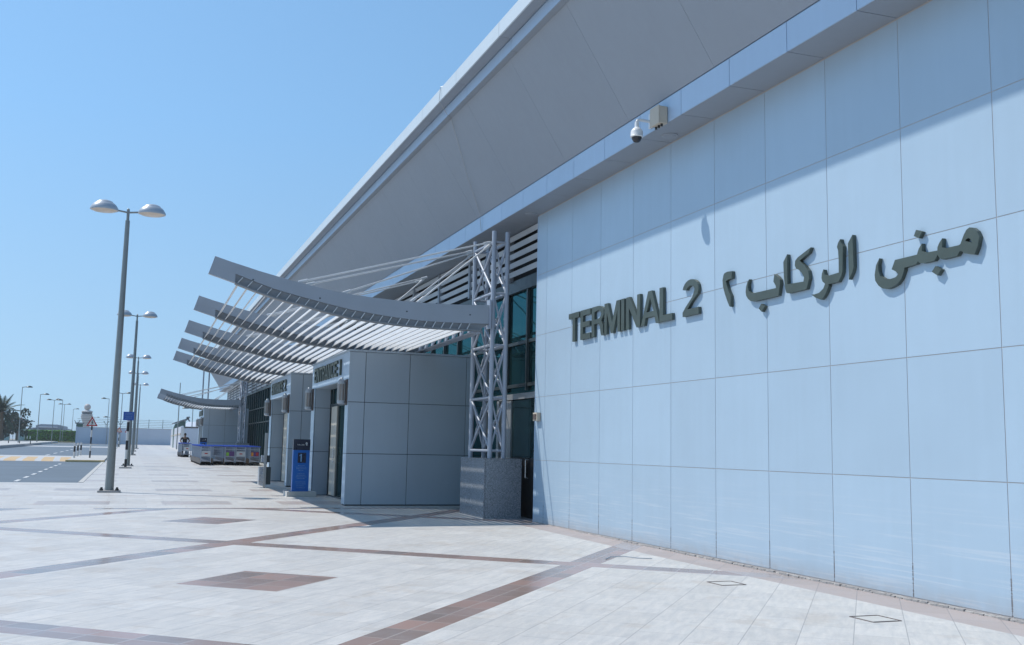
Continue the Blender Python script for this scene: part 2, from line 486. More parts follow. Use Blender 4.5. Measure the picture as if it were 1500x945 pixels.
def slab(name, x0, x1, y0, y1, h, mat):
    mb = MB(); a, b = zg(y0), zg(y1)
    mb.add([(x0,y0,a-.05),(x1,y0,a-.05),(x1,y1,b-.05),(x0,y1,b-.05),(x0,y0,a+h),(x1,y0,a+h),(x1,y1,b+h),(x0,y1,b+h)],
           [(0,3,2,1),(4,5,6,7),(0,1,5,4),(1,2,6,5),(2,3,7,6),(3,0,4,7)])
    return tag(mb.build(name, mat), kind='structure')
slab('kerb', -1.42, -1.28, 34.02, 61.0, .012, M['kerb'])
slab('kerb', -1.42, -1.28, 76.2, 200, .012, M['kerb'])
slab('pavement', -3.2, -1.3, 61.1, 76.0, .10, M['kerb'])
slab('kerb', -3.25, -1.25, 60.6, 61.1, .09, M['yellow'])
mb = MB(); z_ = zg(62)
mb.add([(x_, y_, zg(y_)+h_) for y_, h_ in ((61.8,-.012),(63.2,.05),(75,.05),(76.4,-.012)) for x_ in (-60, -3.3)], [(0,1,3,2),(2,3,5,4),(4,5,7,6)])
tag(mb.build('speed_hump', M['hump']), kind='structure')
slab('pavement', -60, -12.2, 108, 200, .30, M['kerb'])
slab('kerb', -12.2, -11.9, 108, 160, .28, M['concrete'])
for y in (34.8+i*2.9 for i in range(8)):
    slab('road_marking', -3.30, -3.18, y, y+1.3, -.002, M['signwhite'])
for y in (79+i*8 for i in range(8)):
    slab('road_marking', -5.6, -5.45, y, y+3.5, -.002, M['signwhite'])
slab('road_marking', -8.4, -8.25, 46, 58, -.002, M['signwhite'])
slab('road_marking', -40, -1.5, 136, 139, .002, M['signwhite'])
slab('road_marking', -40, -1.5, 139.1, 147, .004, M['hump'])
slab('road_marking', -40, -5, 185, 186.5, .004, M['yellow'])
slab('grass', -60, -9, 216, 240, .03, M['grass'])
slab('kerb', -60, -9, 214, 216, .15, M['yellow'])

# floor fittings: slatted square drain covers and the dark strip of grit along the wall
for n, (x, y) in enumerate(((6.125, 9.58), (6.13, 7.25))):
    t = thing('drain_cover', (x, y, 0), ('tile-topped square drain cover set in the paving nearer the lettered wall corner',
        'tile-topped square drain cover set in the paving at the lower right')[n] if n else 'small square drain cover in the paving beside the tan wall strip, the farther of two', 'drain cover')
    if n: t['label'] = 'small square drain cover in the paving at lower right, the nearer of two'
    b = MB()
    for k in range(2):
        sgn = -1 if k else 1
        b.bar((x-.15, y+sgn*.15, .002), (x+.15, y+sgn*.15, .002), .011, .006)
        b.bar((x+sgn*.15, y-.14, .002), (x+sgn*.15, y+.14, .002), .011, .006)
    b.build('rim', M['brown'], t)
    MB().box(x-.12, x+.12, y-.12, y+.12, -.01, .003).build('cover_plate', M['kerb'], t)
WXG = 7.28
mb = MB()
for i in range(520):
    y = random.uniform(3, 18); s = random.uniform(.008, .022)
    x = 7.268 - abs(random.gauss(0, .012))
    mb.obox((x, y, s*.35), (s, s*.3, 0), (-s*.3, s*1.3, 0), (0, 0, s*.6))
tag(mb.build('grit', M['concrete']), kind='stuff')
mb = MB(); ys_ = [2 + .045*i for i in range(356)]; vs = []
for y in ys_:
    a = random.uniform(.012, .034); h = random.uniform(.010, .026)
    vs += [(WXG-a, y, .001), (WXG-a*.6, y, h*.7), (WXG-.002, y, h)]
mb.add(vs, [(3*i, 3*i+1, 3*i+4, 3*i+3) for i in range(355)] + [(3*i+1, 3*i+2, 3*i+5, 3*i+4) for i in range(355)])
tag(mb.build('mortar_fillet', M['concrete']), kind='structure')

tag(MB().path([(5.86, 12.0, .006), (6.0, 12.16, .012), (6.18, 12.14, .02), (6.34, 12.02, .006), (6.5, 11.93, .006)], .006, 6).build('plastic_strap', M['lampgrey']), 'thin scrap of pale strapping lying on the paving by the tan bands', 'strap')
# ================================================================== TERMINAL BUILDING
WX = 7.28
term = thing('terminal_building', (7.28, 18.05, 0), 'long pale blue panelled terminal building with an overhanging upswept roof', 'building')
yj = [6.865 + 1.19*k for k in range(-9, 10)] + [18.05]
zj = [.035, 1.19, 2.39, 3.585, 4.775, 5.965]
mb = MB(); gp = .0045
for a, b in zip(yj, yj[1:]):
    for c, d in zip(zj, zj[1:]):
        mb.box(WX, WX+.03, a+gp, b-gp, c+(gp if c > .1 else 0), d-gp)
mb.build('wall_panels', M['clad'], term)
mb = MB(); mb.box(WX+.004, WX+.33, -4, 18.045, -.1, 6.0); mb.build('wall_backing', M['joint'], term)
MB().box(WX-.004, WX+.34, 18.047, 18.075, 0, 5.96).build('corner_trim', M['band'], term)
# narrow band fascia with the flat underside behind it
YE = 88.0
def droop(y): return -.0075*max(0, y-42)
def strip(prof, y0, y1, step, gap, mat, name, thick=.025, joint=True):
    """extrude a profile line (list of (x,z)) along Y in panels of length step with open joints"""
    mb = MB(); y = y0
    while y < y1 - .01:
        a, b = y + gap, min(y + step, y1) - gap
        for (x0, z0), (x1, z1) in zip(prof, prof[1:]):
            d = Vector((x1-x0, 0, z1-z0)); n = Vector((-d.z, 0, d.x)).normalized()*thick
            e = d.normalized()*gap*.8
            da, db = droop(a), droop(b)
            P = [(x0+e.x, a, z0+e.z+da), (x1-e.x, a, z1-e.z+da), (x1-e.x, b, z1-e.z+db), (x0+e.x, b, z0+e.z+db)]
            Q = [(p[0]+n.x, p[1], p[2]+n.z) for p in P]
            mb.add(P+Q, [(0,1,2,3),(7,6,5,4),(0,4,5,1),(1,5,6,2),(2,6,7,3),(3,7,4,0)])
        y += step
    return mb.build(name, mat, term)
XB = 6.76
y0 = 6.865 - 1.19*9
strip([(XB, 5.972), (XB, 6.335)], y0, YE, 1.19, .006, M['band'], 'band_fascia', thick=-.02)
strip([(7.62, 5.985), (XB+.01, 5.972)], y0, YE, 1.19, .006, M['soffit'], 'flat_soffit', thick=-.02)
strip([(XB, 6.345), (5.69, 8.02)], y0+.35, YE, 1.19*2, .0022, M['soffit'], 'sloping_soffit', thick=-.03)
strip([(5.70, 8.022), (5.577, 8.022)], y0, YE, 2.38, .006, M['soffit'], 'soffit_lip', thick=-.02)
strip([(5.577, 8.03), (5.577, 8.245)], y0, YE, 2.38, .006, M['band'], 'inner_fascia', thick=-.02)
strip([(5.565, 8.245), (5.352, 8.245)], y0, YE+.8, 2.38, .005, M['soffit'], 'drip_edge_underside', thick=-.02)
strip([(5.352, 8.24), (5.352, 8.50)], y0, YE+.8, 2.38, .006, M['fascia'], 'outer_fascia', thick=-.025)
# backing and roof body
mb = MB()
for a, b in ((y0, 42), (42, YE)):
    for prof in ([(XB+.022, 5.99), (7.62, 6.0), (14, 6.0), (14, 9.6), (5.38, 8.49), (5.38, 8.268), (5.60, 8.268), (5.60, 8.045), (5.71, 8.045), (XB+.03, 6.37)],):
        n = len(prof); da, db = droop(a), droop(b)
        mb.add([(x, a, z+da) for x, z in prof] + [(x, b, z+db) for x, z in prof],
               [tuple(range(n)), tuple(range(2*n-1, n-1, -1))] + [(i, (i+1) % n, n+(i+1) % n, n+i) for i in range(n)])
mb.build('roof_deck', M['band'], term)
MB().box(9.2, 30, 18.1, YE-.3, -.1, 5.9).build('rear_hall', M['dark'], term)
MB().box(7.62, 30, -4, 18.04, -.1, 5.98).build('side_hall', M['clad_grey'], term)
MB().box(7.5, 9.3, YE-.35, YE-.05, 0, 5.6).build('end_wall', M['clad_grey'], term)
# louvre bank
mb = MB()
for k in range(5):
    z = 5.06 + k*.197
    for a, b in ((18.08, 42), (42, YE-.4)):
        da, db = droop(a), droop(b)
        mb.add([(7.50, a, z+da), (7.47, a, z+.105+da), (7.50, a, z+.11+da), (7.56, a, z+.03+da),
                (7.50, b, z+db), (7.47, b, z+.105+db), (7.50, b, z+.11+db), (7.56, b, z+.03+db)],
               [(0,1,2,3),(7,6,5,4),(0,4,5,1),(1,5,6,2),(2,6,7,3),(3,7,4,0)])
mb.build('louvre_blades', M['louvre'], term)
mb = MB()
for i in range(27):
    y = 20.3 + 2.6*i
    MB().box(7.44, 7.60, y-.05, y+.05, 4.98+droop(y), 5.97+droop(y)).build('louvre_post', M['beam'], term)
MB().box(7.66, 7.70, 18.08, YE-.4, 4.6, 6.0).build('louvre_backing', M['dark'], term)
# curtain wall
MB().box(7.62, 7.64, 18.08, YE-.4, 0, 4.80).build('curtain_glass', M['glass'], term)
mb = MB()
for i in range(59):
    y = 18.11 + 1.19*i
    MB().box(7.555, 7.615, y-.03, y+.03, 2.6 if 18.7 < y < 21 else 0, 4.72).build('mullion', M['frame'], term)
for z in (2.72, 3.62):
    MB().box(7.577, 7.612, 18.12, YE-.4, z-.035, z+.035).build('transom', M['frame'], term)
MB().box(7.54, 7.62, 18.10, YE-.4, 4.72, 4.98).build('head_rail', M['frame'], term)
# service door in the recess next to the wall
fr = MB(); fr.box(7.50, 7.60, 20.72, 20.86, .03, 2.50); fr.box(7.50, 7.60, 20.42, 20.50, .03, 2.42); fr.box(7.50, 7.60, 18.20, 20.86, 2.42, 2.54)
fr.build('door_frame', M['alu'], term)
MB().box(7.50, 7.535, 19.98, 20.40, .03, 2.40).build('door_side_panel', M['alu'], term)
dr = MB().box(7.54, 7.585, 18.2, 19.97, .03, 2.40).build('door', M['glassdoor'], term)
MB().box(7.525, 7.54, 18.2, 19.96, .03, 1.22).build('kick_panel', M['black'], dr)
h = MB().path([(7.50, 18.93, .82), (7.44, 18.93, .82), (7.44, 18.93, 1.18), (7.50, 18.93, 1.18)], .014).build('handle', M['chrome'], dr, smooth=True)
for (x, y) in ((7.08, 12.5), (7.08, 17.95), (7.1, 7.0)):
    l = MB().lathe((x, y, 5.962), [(.12, 0), (.12, .02)], 24).build('downlight_rim', M['beam'], term, smooth=True)
    MB().lathe((x, y, 5.95), [(.085, .004), (.09, .014)], 20).build('downlight_lens', M['soffit'], l, smooth=True)

# stay poles hanging down from the far roof end
for n, (x, y) in enumerate(((5.25, 85.), (5.75, 86.))):
    o = MB().tube((x, y, zg(y)), (x, y, 7.7 if n == 0 else 7.2), .06, n=8).build('roof_prop', M['steel'], None, smooth=True)
    tag(o, ('thin steel pole under the outermost tip of the far roof end', 'thin steel pole just inside the tip pole at the far roof end')[n], 'pole')

# loose cable over the roof edge
pts = [(5.40, 18.5, 8.52), (5.335, 18.55, 8.50), (5.325, 18.6, 8.23), (5.55, 18.75, 8.02), (5.68, 18.9, 7.98), (5.95, 19.2, 7.55), (6.3, 19.6, 6.99), (6.70, 19.98, 6.38), (6.745, 20.0, 6.0)]
tag(MB().path(pts, .0055, 6).build('cable', M['alu']), 'thin loose cable hanging over the roof edge and down the grey soffit', 'cable')

# ------------------------------------------------------------------ TERMINAL 2 lettering
def wall_letter(parent, ch, yl, yr, z0, z1, s, xf, xb, mat, name='letter'):
    h = z1 - z0; wd = (yl - yr)/h
    rings = glyph(ch, wd, s/h)
    mb = MB(); mb.extrude(rings, lambda a, b, d: (d, yl - a*h, z0 + b*h), xf, xb)
    return mb.build(name, mat, parent, bevel=0)
sg = thing('wall_sign', (7.15, 14.2, 3.28), 'raised grey-green capitals reading TERMINAL 2 on the pale blue wall', 'sign')
for ch, yl, yr in (('T',16.216,15.778),('E',15.717,15.309),('R',15.259,14.79),('M',14.77,14.207),('I',14.166,14.069),('N',13.993,13.533),('A',13.50,12.93),('L',12.925,12.558),('2',12.26,11.834)):
    wall_letter(sg, ch, yl*1.0112, yr*1.0112, 3.301, 3.812, .106, 7.23, 7.277, M['letter'])
AR = {
'two': [(11.212, 3.708), (11.188, 3.735), (11.119, 3.745), (11.009, 3.736), (11.013, 3.64), (11.097, 3.639), (11.154, 3.626), (11.136, 3.576), (11.091, 3.492), (11.043, 3.417), (11.048, 3.274), (11.071, 3.281), (11.123, 3.36), (11.183, 3.471), (11.221, 3.562), (11.231, 3.65)],
'ba': [(10.622, 3.571), (10.643, 3.529), (10.651, 3.472), (10.631, 3.419), (10.557, 3.38), (10.061, 3.379), (10.067, 3.408), (10.112, 3.466), (10.09, 3.554), (10.025, 3.512), (9.983, 3.47), (9.979, 3.415), (10.017, 3.282), (10.076, 3.278), (10.524, 3.275), (10.594, 3.289), (10.65, 3.323), (10.69, 3.369), (10.702, 3.421), (10.688, 3.485), (10.661, 3.54)],
'dot1': [(10.368, 3.227), (10.298, 3.186), (10.36, 3.125), (10.424, 3.175)],
'kaf': [(9.832, 3.751), (9.835, 3.579), (9.835, 3.392), (9.531, 3.378), (9.517, 3.427), (9.561, 3.484), (9.609, 3.527), (9.665, 3.552), (9.689, 3.592), (9.679, 3.647), (9.629, 3.679), (9.386, 3.754), (9.427, 3.695), (9.598, 3.633), (9.511, 3.568), (9.441, 3.495), (9.427, 3.403), (9.478, 3.284), (9.518, 3.283), (9.813, 3.28), (9.855, 3.291), (9.876, 3.336), (9.901, 3.485), (9.909, 3.67)],
'alef': [(8.673, 3.762), (8.669, 3.58), (8.667, 3.409), (8.686, 3.356), (8.745, 3.282), (8.745, 3.403), (8.749, 3.681)],
'lam': [(8.873, 3.752), (8.91, 3.72), (8.93, 3.675), (8.913, 3.633), (8.906, 3.526), (8.909, 3.386), (9.098, 3.377), (9.149, 3.4), (9.17, 3.462), (9.197, 3.417), (9.206, 3.369), (9.189, 3.327), (9.145, 3.296), (9.177, 3.247), (9.254, 3.208), (9.331, 3.202), (9.393, 3.207), (9.317, 3.162), (9.226, 3.127), (9.18, 3.144), (9.133, 3.191), (9.086, 3.263), (9.088, 3.283), (8.924, 3.283), (8.871, 3.337), (8.848, 3.391), (8.832, 3.667), (8.869, 3.717)],
'mabna': [(8.266, 3.434), (8.317, 3.369), (8.342, 3.269), (8.335, 3.208), (8.288, 3.149), (8.229, 3.111), (8.157, 3.096), (8.097, 3.104), (8.014, 3.126), (7.954, 3.176), (7.917, 3.245), (7.91, 3.277), (7.746, 3.287), (7.72, 3.312), (7.701, 3.292), (7.647, 3.279), (7.507, 3.28), (7.473, 3.31), (7.46, 3.332), (7.442, 3.297), (7.401, 3.275), (7.217, 3.278), (7.185, 3.315), (7.165, 3.315), (7.127, 3.285), (7.012, 3.253), (6.97, 3.322), (6.946, 3.41), (6.972, 3.468), (7.019, 3.508), (7.057, 3.518), (7.097, 3.501), (7.129, 3.46), (7.172, 3.383), (7.193, 3.375), (7.35, 3.376), (7.401, 3.393), (7.395, 3.48), (7.436, 3.44), (7.459, 3.404), (7.462, 3.372), (7.61, 3.378), (7.665, 3.405), (7.662, 3.478), (7.706, 3.432), (7.724, 3.395), (7.731, 3.379), (8.039, 3.378), (8.09, 3.289), (8.032, 3.259), (7.999, 3.224), (8.035, 3.2), (8.118, 3.192), (8.201, 3.213), (8.26, 3.248), (8.283, 3.303), (8.287, 3.364)],
'hole': [(7.106, 3.413), (7.072, 3.422), (7.048, 3.402), (7.033, 3.369), (7.112, 3.399)],
'dot2': [(7.734, 3.629), (7.767, 3.572), (7.696, 3.537), (7.655, 3.597)],
'dot3': [(7.493, 3.225), (7.543, 3.177), (7.471, 3.13), (7.421, 3.182)]}
sg = thing('wall_sign', (7.15, 9.1, 3.28), 'raised grey-green Arabic lettering on the pale blue wall', 'sign')
for k, v in AR.items():
    if k == 'hole': continue
    rings = [[(p*1.0112, 1.4+(q-1.4)*1.0112) for p, q in rg_] for rg_ in ([v] + ([AR['hole']] if k == 'mabna' else []))]
    MB().extrude(rings, lambda a, b, d: (d, a, b), 7.23, 7.277).build('dot' if 'dot' in k else 'letter', M['letter'], sg)

# ------------------------------------------------------------------ camera, boxes on the wall
t = thing('security_camera', (6.74, 12.45, 6.1), 'white dome security camera hanging from an arm under the roof band', 'camera')
MB().lathe((6.5, 12.42, 0), [(.028, 6.075), (.032, 5.995), (.055, 5.975), (.082, 5.945), (.088, 5.92), (.088, 5.865), (.094, 5.855), (.085, 5.845)], 24).build('housing', M['white'], t, smooth=True)
MB().lathe((6.5, 12.42, 0), [(.074, 5.85), (.070, 5.82), (.050, 5.785), (.022, 5.77)], 24).build('dome', M['smoke'], t, smooth=True)
MB().path([(6.5, 12.42, 6.03), (6.5, 12.42, 6.075), (6.515, 12.42, 6.10), (6.55, 12.42, 6.11), (6.74, 12.42, 6.105)], .021, 12).build('arm', M['white'], t, smooth=True)
MB().box(6.725, 6.757, 12.34, 12.50, 6.02, 6.24).build('mounting_plate', M['white'], t, bevel=.01)
t = thing('junction_box', (6.75, 12.08, 6.05), 'beige weatherproof electrical box on the roof band next to the dome camera', 'electrical box')
MB().box(6.62, 6.755, 11.98, 12.22, 5.95, 6.20).build('enclosure', M['beige'], t, bevel=.012)
MB().box(6.605, 6.62, 11.97, 12.23, 5.94, 6.21).build('lid', M['beige'], t, bevel=.006)
g_ = MB()
for yy in (12.02, 12.1, 12.18): g_.tube((6.68, yy, 5.955), (6.68, yy, 5.915), .018, n=10)
g_.build('cable_glands', M['black'], t, smooth=True)
t = thing('alarm_sounder', (7.27, 17.87, 2.0), 'small beige alarm box on the wall edge beside the recessed door', 'alarm box')
MB().box(7.20, 7.278, 17.76, 17.98, 1.93, 2.09).build('housing', M['beige'], t, bevel=.01)
MB().box(7.188, 7.20, 17.80, 17.94, 1.96, 2.06).build('face_plate', M['brown'], t)

# ------------------------------------------------------------------ ENTRANCE PORTALS
def portal(y0, y1, zb, label, word_group):
    X0 = 4.6; X1 = 7.60; H = 3.52
    t = thing('entrance_portal', (X0, y0, zb), label, 'entrance portal', 'panelled entrance portals')
    def bx(*a):
        return MB().box(a[0], a[1], a[2], a[3], a[4]+zb if a[4] else zb-.05, a[5]+zb)
    zs = [.02, 1.17, 2.34, 3.50]
    xs = [X0, X0+.38, X0+1.43, X0+2.82, X1]
    for (u0, u1, v0, v1) in ((y0, y0+.03, y0+.34, y0+.37), (y1-.03, y1, y1-.50, y1-.47)):
        pn = MB()
        for a, b in zip(xs, xs[1:]):
            for c, d in zip(zs, zs[1:]):
                pn.box(a+(.006 if a > X0 else 0), b-.006, u0, u1, zb+c+.006, zb+d-.006)
        for c, d in zip(zs, zs[1:]):
            pn.box(X0+.03, X1, v0, v1, zb+c+.006, zb+min(d, 2.86)-.006)
        pn.build('side_wall_panels', M['clad_grey'], t, bevel=.003)

    for a, b in ((y0+.015, y0+.355), (y1-.485, y1-.015)):
        MB().box(X0+.02, X1, a, b, zb-.05, zb+3.49).build('pier_core', M['jointdark'], t)
    for a, b in ((y0+.032, y0+.37), (y1-.50, y1-.032)):
        pf = MB()
        for c, d in ((.02, 1.17), (1.17, 2.34), (2.34, 2.855)):
            pf.box(X0, X0+.018, a, b, zb+c+.005, zb+d-.005)
        pf.build('pier_front', M['clad'], t)
    hd = MB(); hd.box(X0, X0+.03, y0+.032, y1-.032, zb+2.86, zb+3.50)
    hd.build('header_panel', M['band'], t, bevel=.003)
    MB().box(X0+.03, X1, y0+.36, y1-.49, zb+2.85, zb+3.495).build('ceiling_box', M['clad_grey'], t)
    rf = MB().box(X0-.02, X1+.0, y0-.02, y1+.02, zb+3.50, zb+3.545).build('roof_cap', M['clad_grey'], t)
    # doors a little inside
    XD = X0+.42
    gl = MB().box(XD+.02, XD+.035, y0+.4, y1-.5, zb+.04, zb+2.84).build('side_glass', M['glassdoor'], t)
    fr = MB()
    for yy in (y0+.42, y0+1.7, y1-1.75, y1-.9, y1-.56):
        fr.box(XD, XD+.06, yy-.035, yy+.035, zb+.02, zb+2.84)
    fr.box(XD, XD+.06, y0+.4, y1-.5, zb+2.36, zb+2.44); fr.box(XD, XD+.06, y0+.4, y1-.5, zb+.0, zb+.05)
    fr.build('door_frame', M['frame'], t)
    for a, b in ((y1-1.70, y1-.95), (y0+.55, y0+1.6)):
        d = MB().box(XD-.035, XD+.0, a, b, zb+.05, zb+2.36).build('door', M['cream'], t, bevel=.004)
        MB().tube((XD-.07, a+.1, zb+.9), (XD-.07, a+.1, zb+1.3), .014).build('handle', M['chrome'], d, smooth=True)
    return t
def entrance_sign(y0, y1, zb, num, label):
    X0 = 4.6
    t = thing('entrance_sign', (X0, (y0+y1)/2, zb+3), label, 'sign')
    ya = y1 - .52; yb = y0 + .86
    letters = 'ENTRANCE' ; n = len(letters)
    L = ya - yb; gap = .06; numw = .14 if num == 'I' else .34
    body = L - numw - .32; wl = (body - gap*(n-1))/n
    y = ya
    for ch in letters:
        wall_letter(t, ch, y, y-wl, zb+3.0, zb+3.38, .085, X0-.045, X0-.004, M['letter']); y -= wl + gap
    y = yb + numw
    wall_letter(t, num, y, yb, zb+3.0, zb+3.38, .10 if num == 'I' else .085, X0-.045, X0-.004, M['letter'])
    return t
def sconce(y, zb, label):
    X = 4.6
    t = thing('wall_lantern', (X, y, zb+2.3), label, 'wall lamp', 'cylindrical wall lanterns beside the entrances')
    MB().box(X-.035, X-.003, y-.09, y+.09, zb+2.27, zb+2.86).build('back_plate', M['brown'], t)
    MB().lathe((X-.13, y, zb), [(.072, 2.36), (.072, 2.76)], 18).build('lamp_glass', M['lanternglass'], t, smooth=True)
    for prof, z1 in (([(.05, 2.28), (.09, 2.31), (.09, 2.37)], 2.33), ([(.09, 2.75), (.09, 2.80), (.045, 2.86), (.015, 2.90)], 2.79)):
        c = MB(); c.lathe((X-.13, y, zb), prof, 18); c.box(X-.09, X-.03, y-.02, y+.02, zb+z1-.02, zb+z1+.02)
        c.build('end_cap', M['lampgrey'], t, smooth=True)
    g = MB()
    for i in range(8):
        a = 2*pi*i/8; g.tube((X-.13+.088*cos(a), y+.088*sin(a), zb+2.34), (X-.13+.088*cos(a), y+.088*sin(a), zb+2.78), .007, n=5)
    g.build('cage', M['alu'], t)
    return t
PORT = [(22.83, 27.85, .045), (31.9, 36.75, .09), (71.9, 76.9, .23)]
portal(*PORT[0], 'nearest panelled entrance portal with a blank grey side wall facing the forecourt', None)
portal(*PORT[1], 'second panelled entrance portal behind the blue totem, signed Entrance 2', None)
portal(*PORT[2], 'distant panelled entrance portal under the far canopy behind the luggage trolleys', None)
entrance_sign(*PORT[0], 'I', 'raised dark letters ENTRANCE 1 on the header of the nearest portal')
entrance_sign(*PORT[1], '2', 'raised dark letters ENTRANCE 2 on the header of the second portal')
entrance_sign(*PORT[2], '2', 'dark raised letters on the header of the distant third portal')
for n, (a, b, zb) in enumerate(PORT):
    nm = ('nearest', 'second', 'distant')[n]
    sconce(a+.20, zb, 'caged cylindrical wall lantern on the right pier of the %s portal' % nm)
    sconce(b-.25, zb, 'caged cylindrical wall lantern on the left pier of the %s portal' % nm)

# ------------------------------------------------------------------ TRUSS TOWERS ON GRANITE PLINTHS
def tower(yb, zb, label, plabel, dz=0):
    p = thing('granite_plinth', (6.93, yb+.6, zb), plabel, 'plinth', 'granite plinths under the truss towers')
    b = MB(); x0, x1, y0, y1 = 6.54, 7.33, yb-.15, yb+1.35
    b.box(x0+.02, x1-.02, y0+.02, y1-.02, zb-.05, zb+1.15); b.build('core', M['joint'], p)
    b = MB()
    b.box(x0, x0+.03, y0+.004, y1, zb-.02, zb+1.15); b.box(x0+.034, x1, y0, y0+.03, zb-.02, zb+1.15); b.box(x1-.03, x1, y0+.03, y1, zb-.02, zb+1.15)
    b.build('cladding_slabs', M['granite'], p, bevel=.003)
    MB().box(x0-.005, x1+.005, y0-.005, y1+.005, zb+1.15, zb+1.17).build('cap_slab', M['granite'], p)
    t = thing('truss_tower', (6.85, yb+.6, zb+1.17), label, 'truss tower', 'steel truss towers carrying the canopies')
    top = 5.80+dz
    X = (6.70, 6.99); Y = (yb, yb+1.2)
    for x in X:
        for y in Y:
            MB().tube((x, y, zb+1.172), (x, y, top), .048, n=16).build('tube', M['steel'], t, smooth=True)
    n = 4; zs = [zb+1.32 + (top-.22-zb-1.32)*i/n for i in range(n+1)]
    br = MB(); dg = MB()
    for x in X:
        for z in zs: MB().tube((x, Y[0], z), (x, Y[1], z), .03, n=10).build('cross_rung', M['steel'], t, smooth=True)
        for i, (a, b) in enumerate(zip(zs, zs[1:])):
            dg.tube((x, Y[0], a+.02), (x, Y[1], b-.02), .027, n=10); dg.tube((x, Y[1], a+.02), (x, Y[0], b-.02), .027, n=10)
    for y in Y:
        for z in zs: MB().tube((X[0], y, z), (X[1], y, z), .026, n=10).build('cross_rung', M['steel'], t, smooth=True)
        for i, (a, b) in enumerate(zip(zs, zs[1:])):
            m = (a+b)/2
            dg.tube((X[0], y, a), (X[1], y, b), .022, n=8); dg.tube((X[1], y, a), (X[0], y, b), .022, n=8)
    dg.build('diagonal_braces', M['steel'], t, smooth=True)
    return t
tower(19.0, .028, 'nearest steel tube truss tower standing on a granite plinth beside the wall', 'speckled granite plinth under the nearest truss tower')
tower(36.9, .09, 'steel tube truss tower at the back of the large canopy, behind the second portal', 'granite plinth behind the second portal, under a truss tower')
tower(68.3, .22, 'distant steel truss tower carrying the small far canopy', 'granite plinth under the distant truss tower behind the trolleys', -.16)

# ------------------------------------------------------------------ CANOPIES
TOP = [(1.25,4.80),(1.55,4.715),(1.81,4.65),(2.06,4.585),(2.31,4.53),(2.6,4.465),(2.89,4.41),(3.33,4.333),(3.78,4.275),(4.24,4.24),(4.7,4.22),(5.18,4.21),(5.65,4.215),(6.12,4.23),(6.60,4.26)]
MID = [(1.20,4.63),(1.42,4.565),(1.63,4.50),(1.98,4.385),(2.33,4.275),(2.61,4.21),(2.90,4.15),(3.35,4.06),(3.80,3.98),(4.25,3.925),(4.71,3.88),(5.18,3.855),(5.66,3.85),(6.13,3.86),(6.60,3.88)]
BOT = [(1.15,4.47),(1.39,4.40),(1.63,4.33),(1.98,4.215),(2.34,4.11),(2.62,4.052),(2.91,4.0),(3.35,3.90),(3.80,3.82),(4.26,3.78),(4.72,3.75),(5.19,3.735),(5.66,3.73),(6.03,3.73),(6.41,3.74)]
def interp(L, x):
    for (a, b), (c, d) in zip(L, L[1:]):
        if a <= x <= c: return b + (d-b)*(x-a)/(c-a)
    return L[-1][1] if x > L[-1][0] else L[0][1]
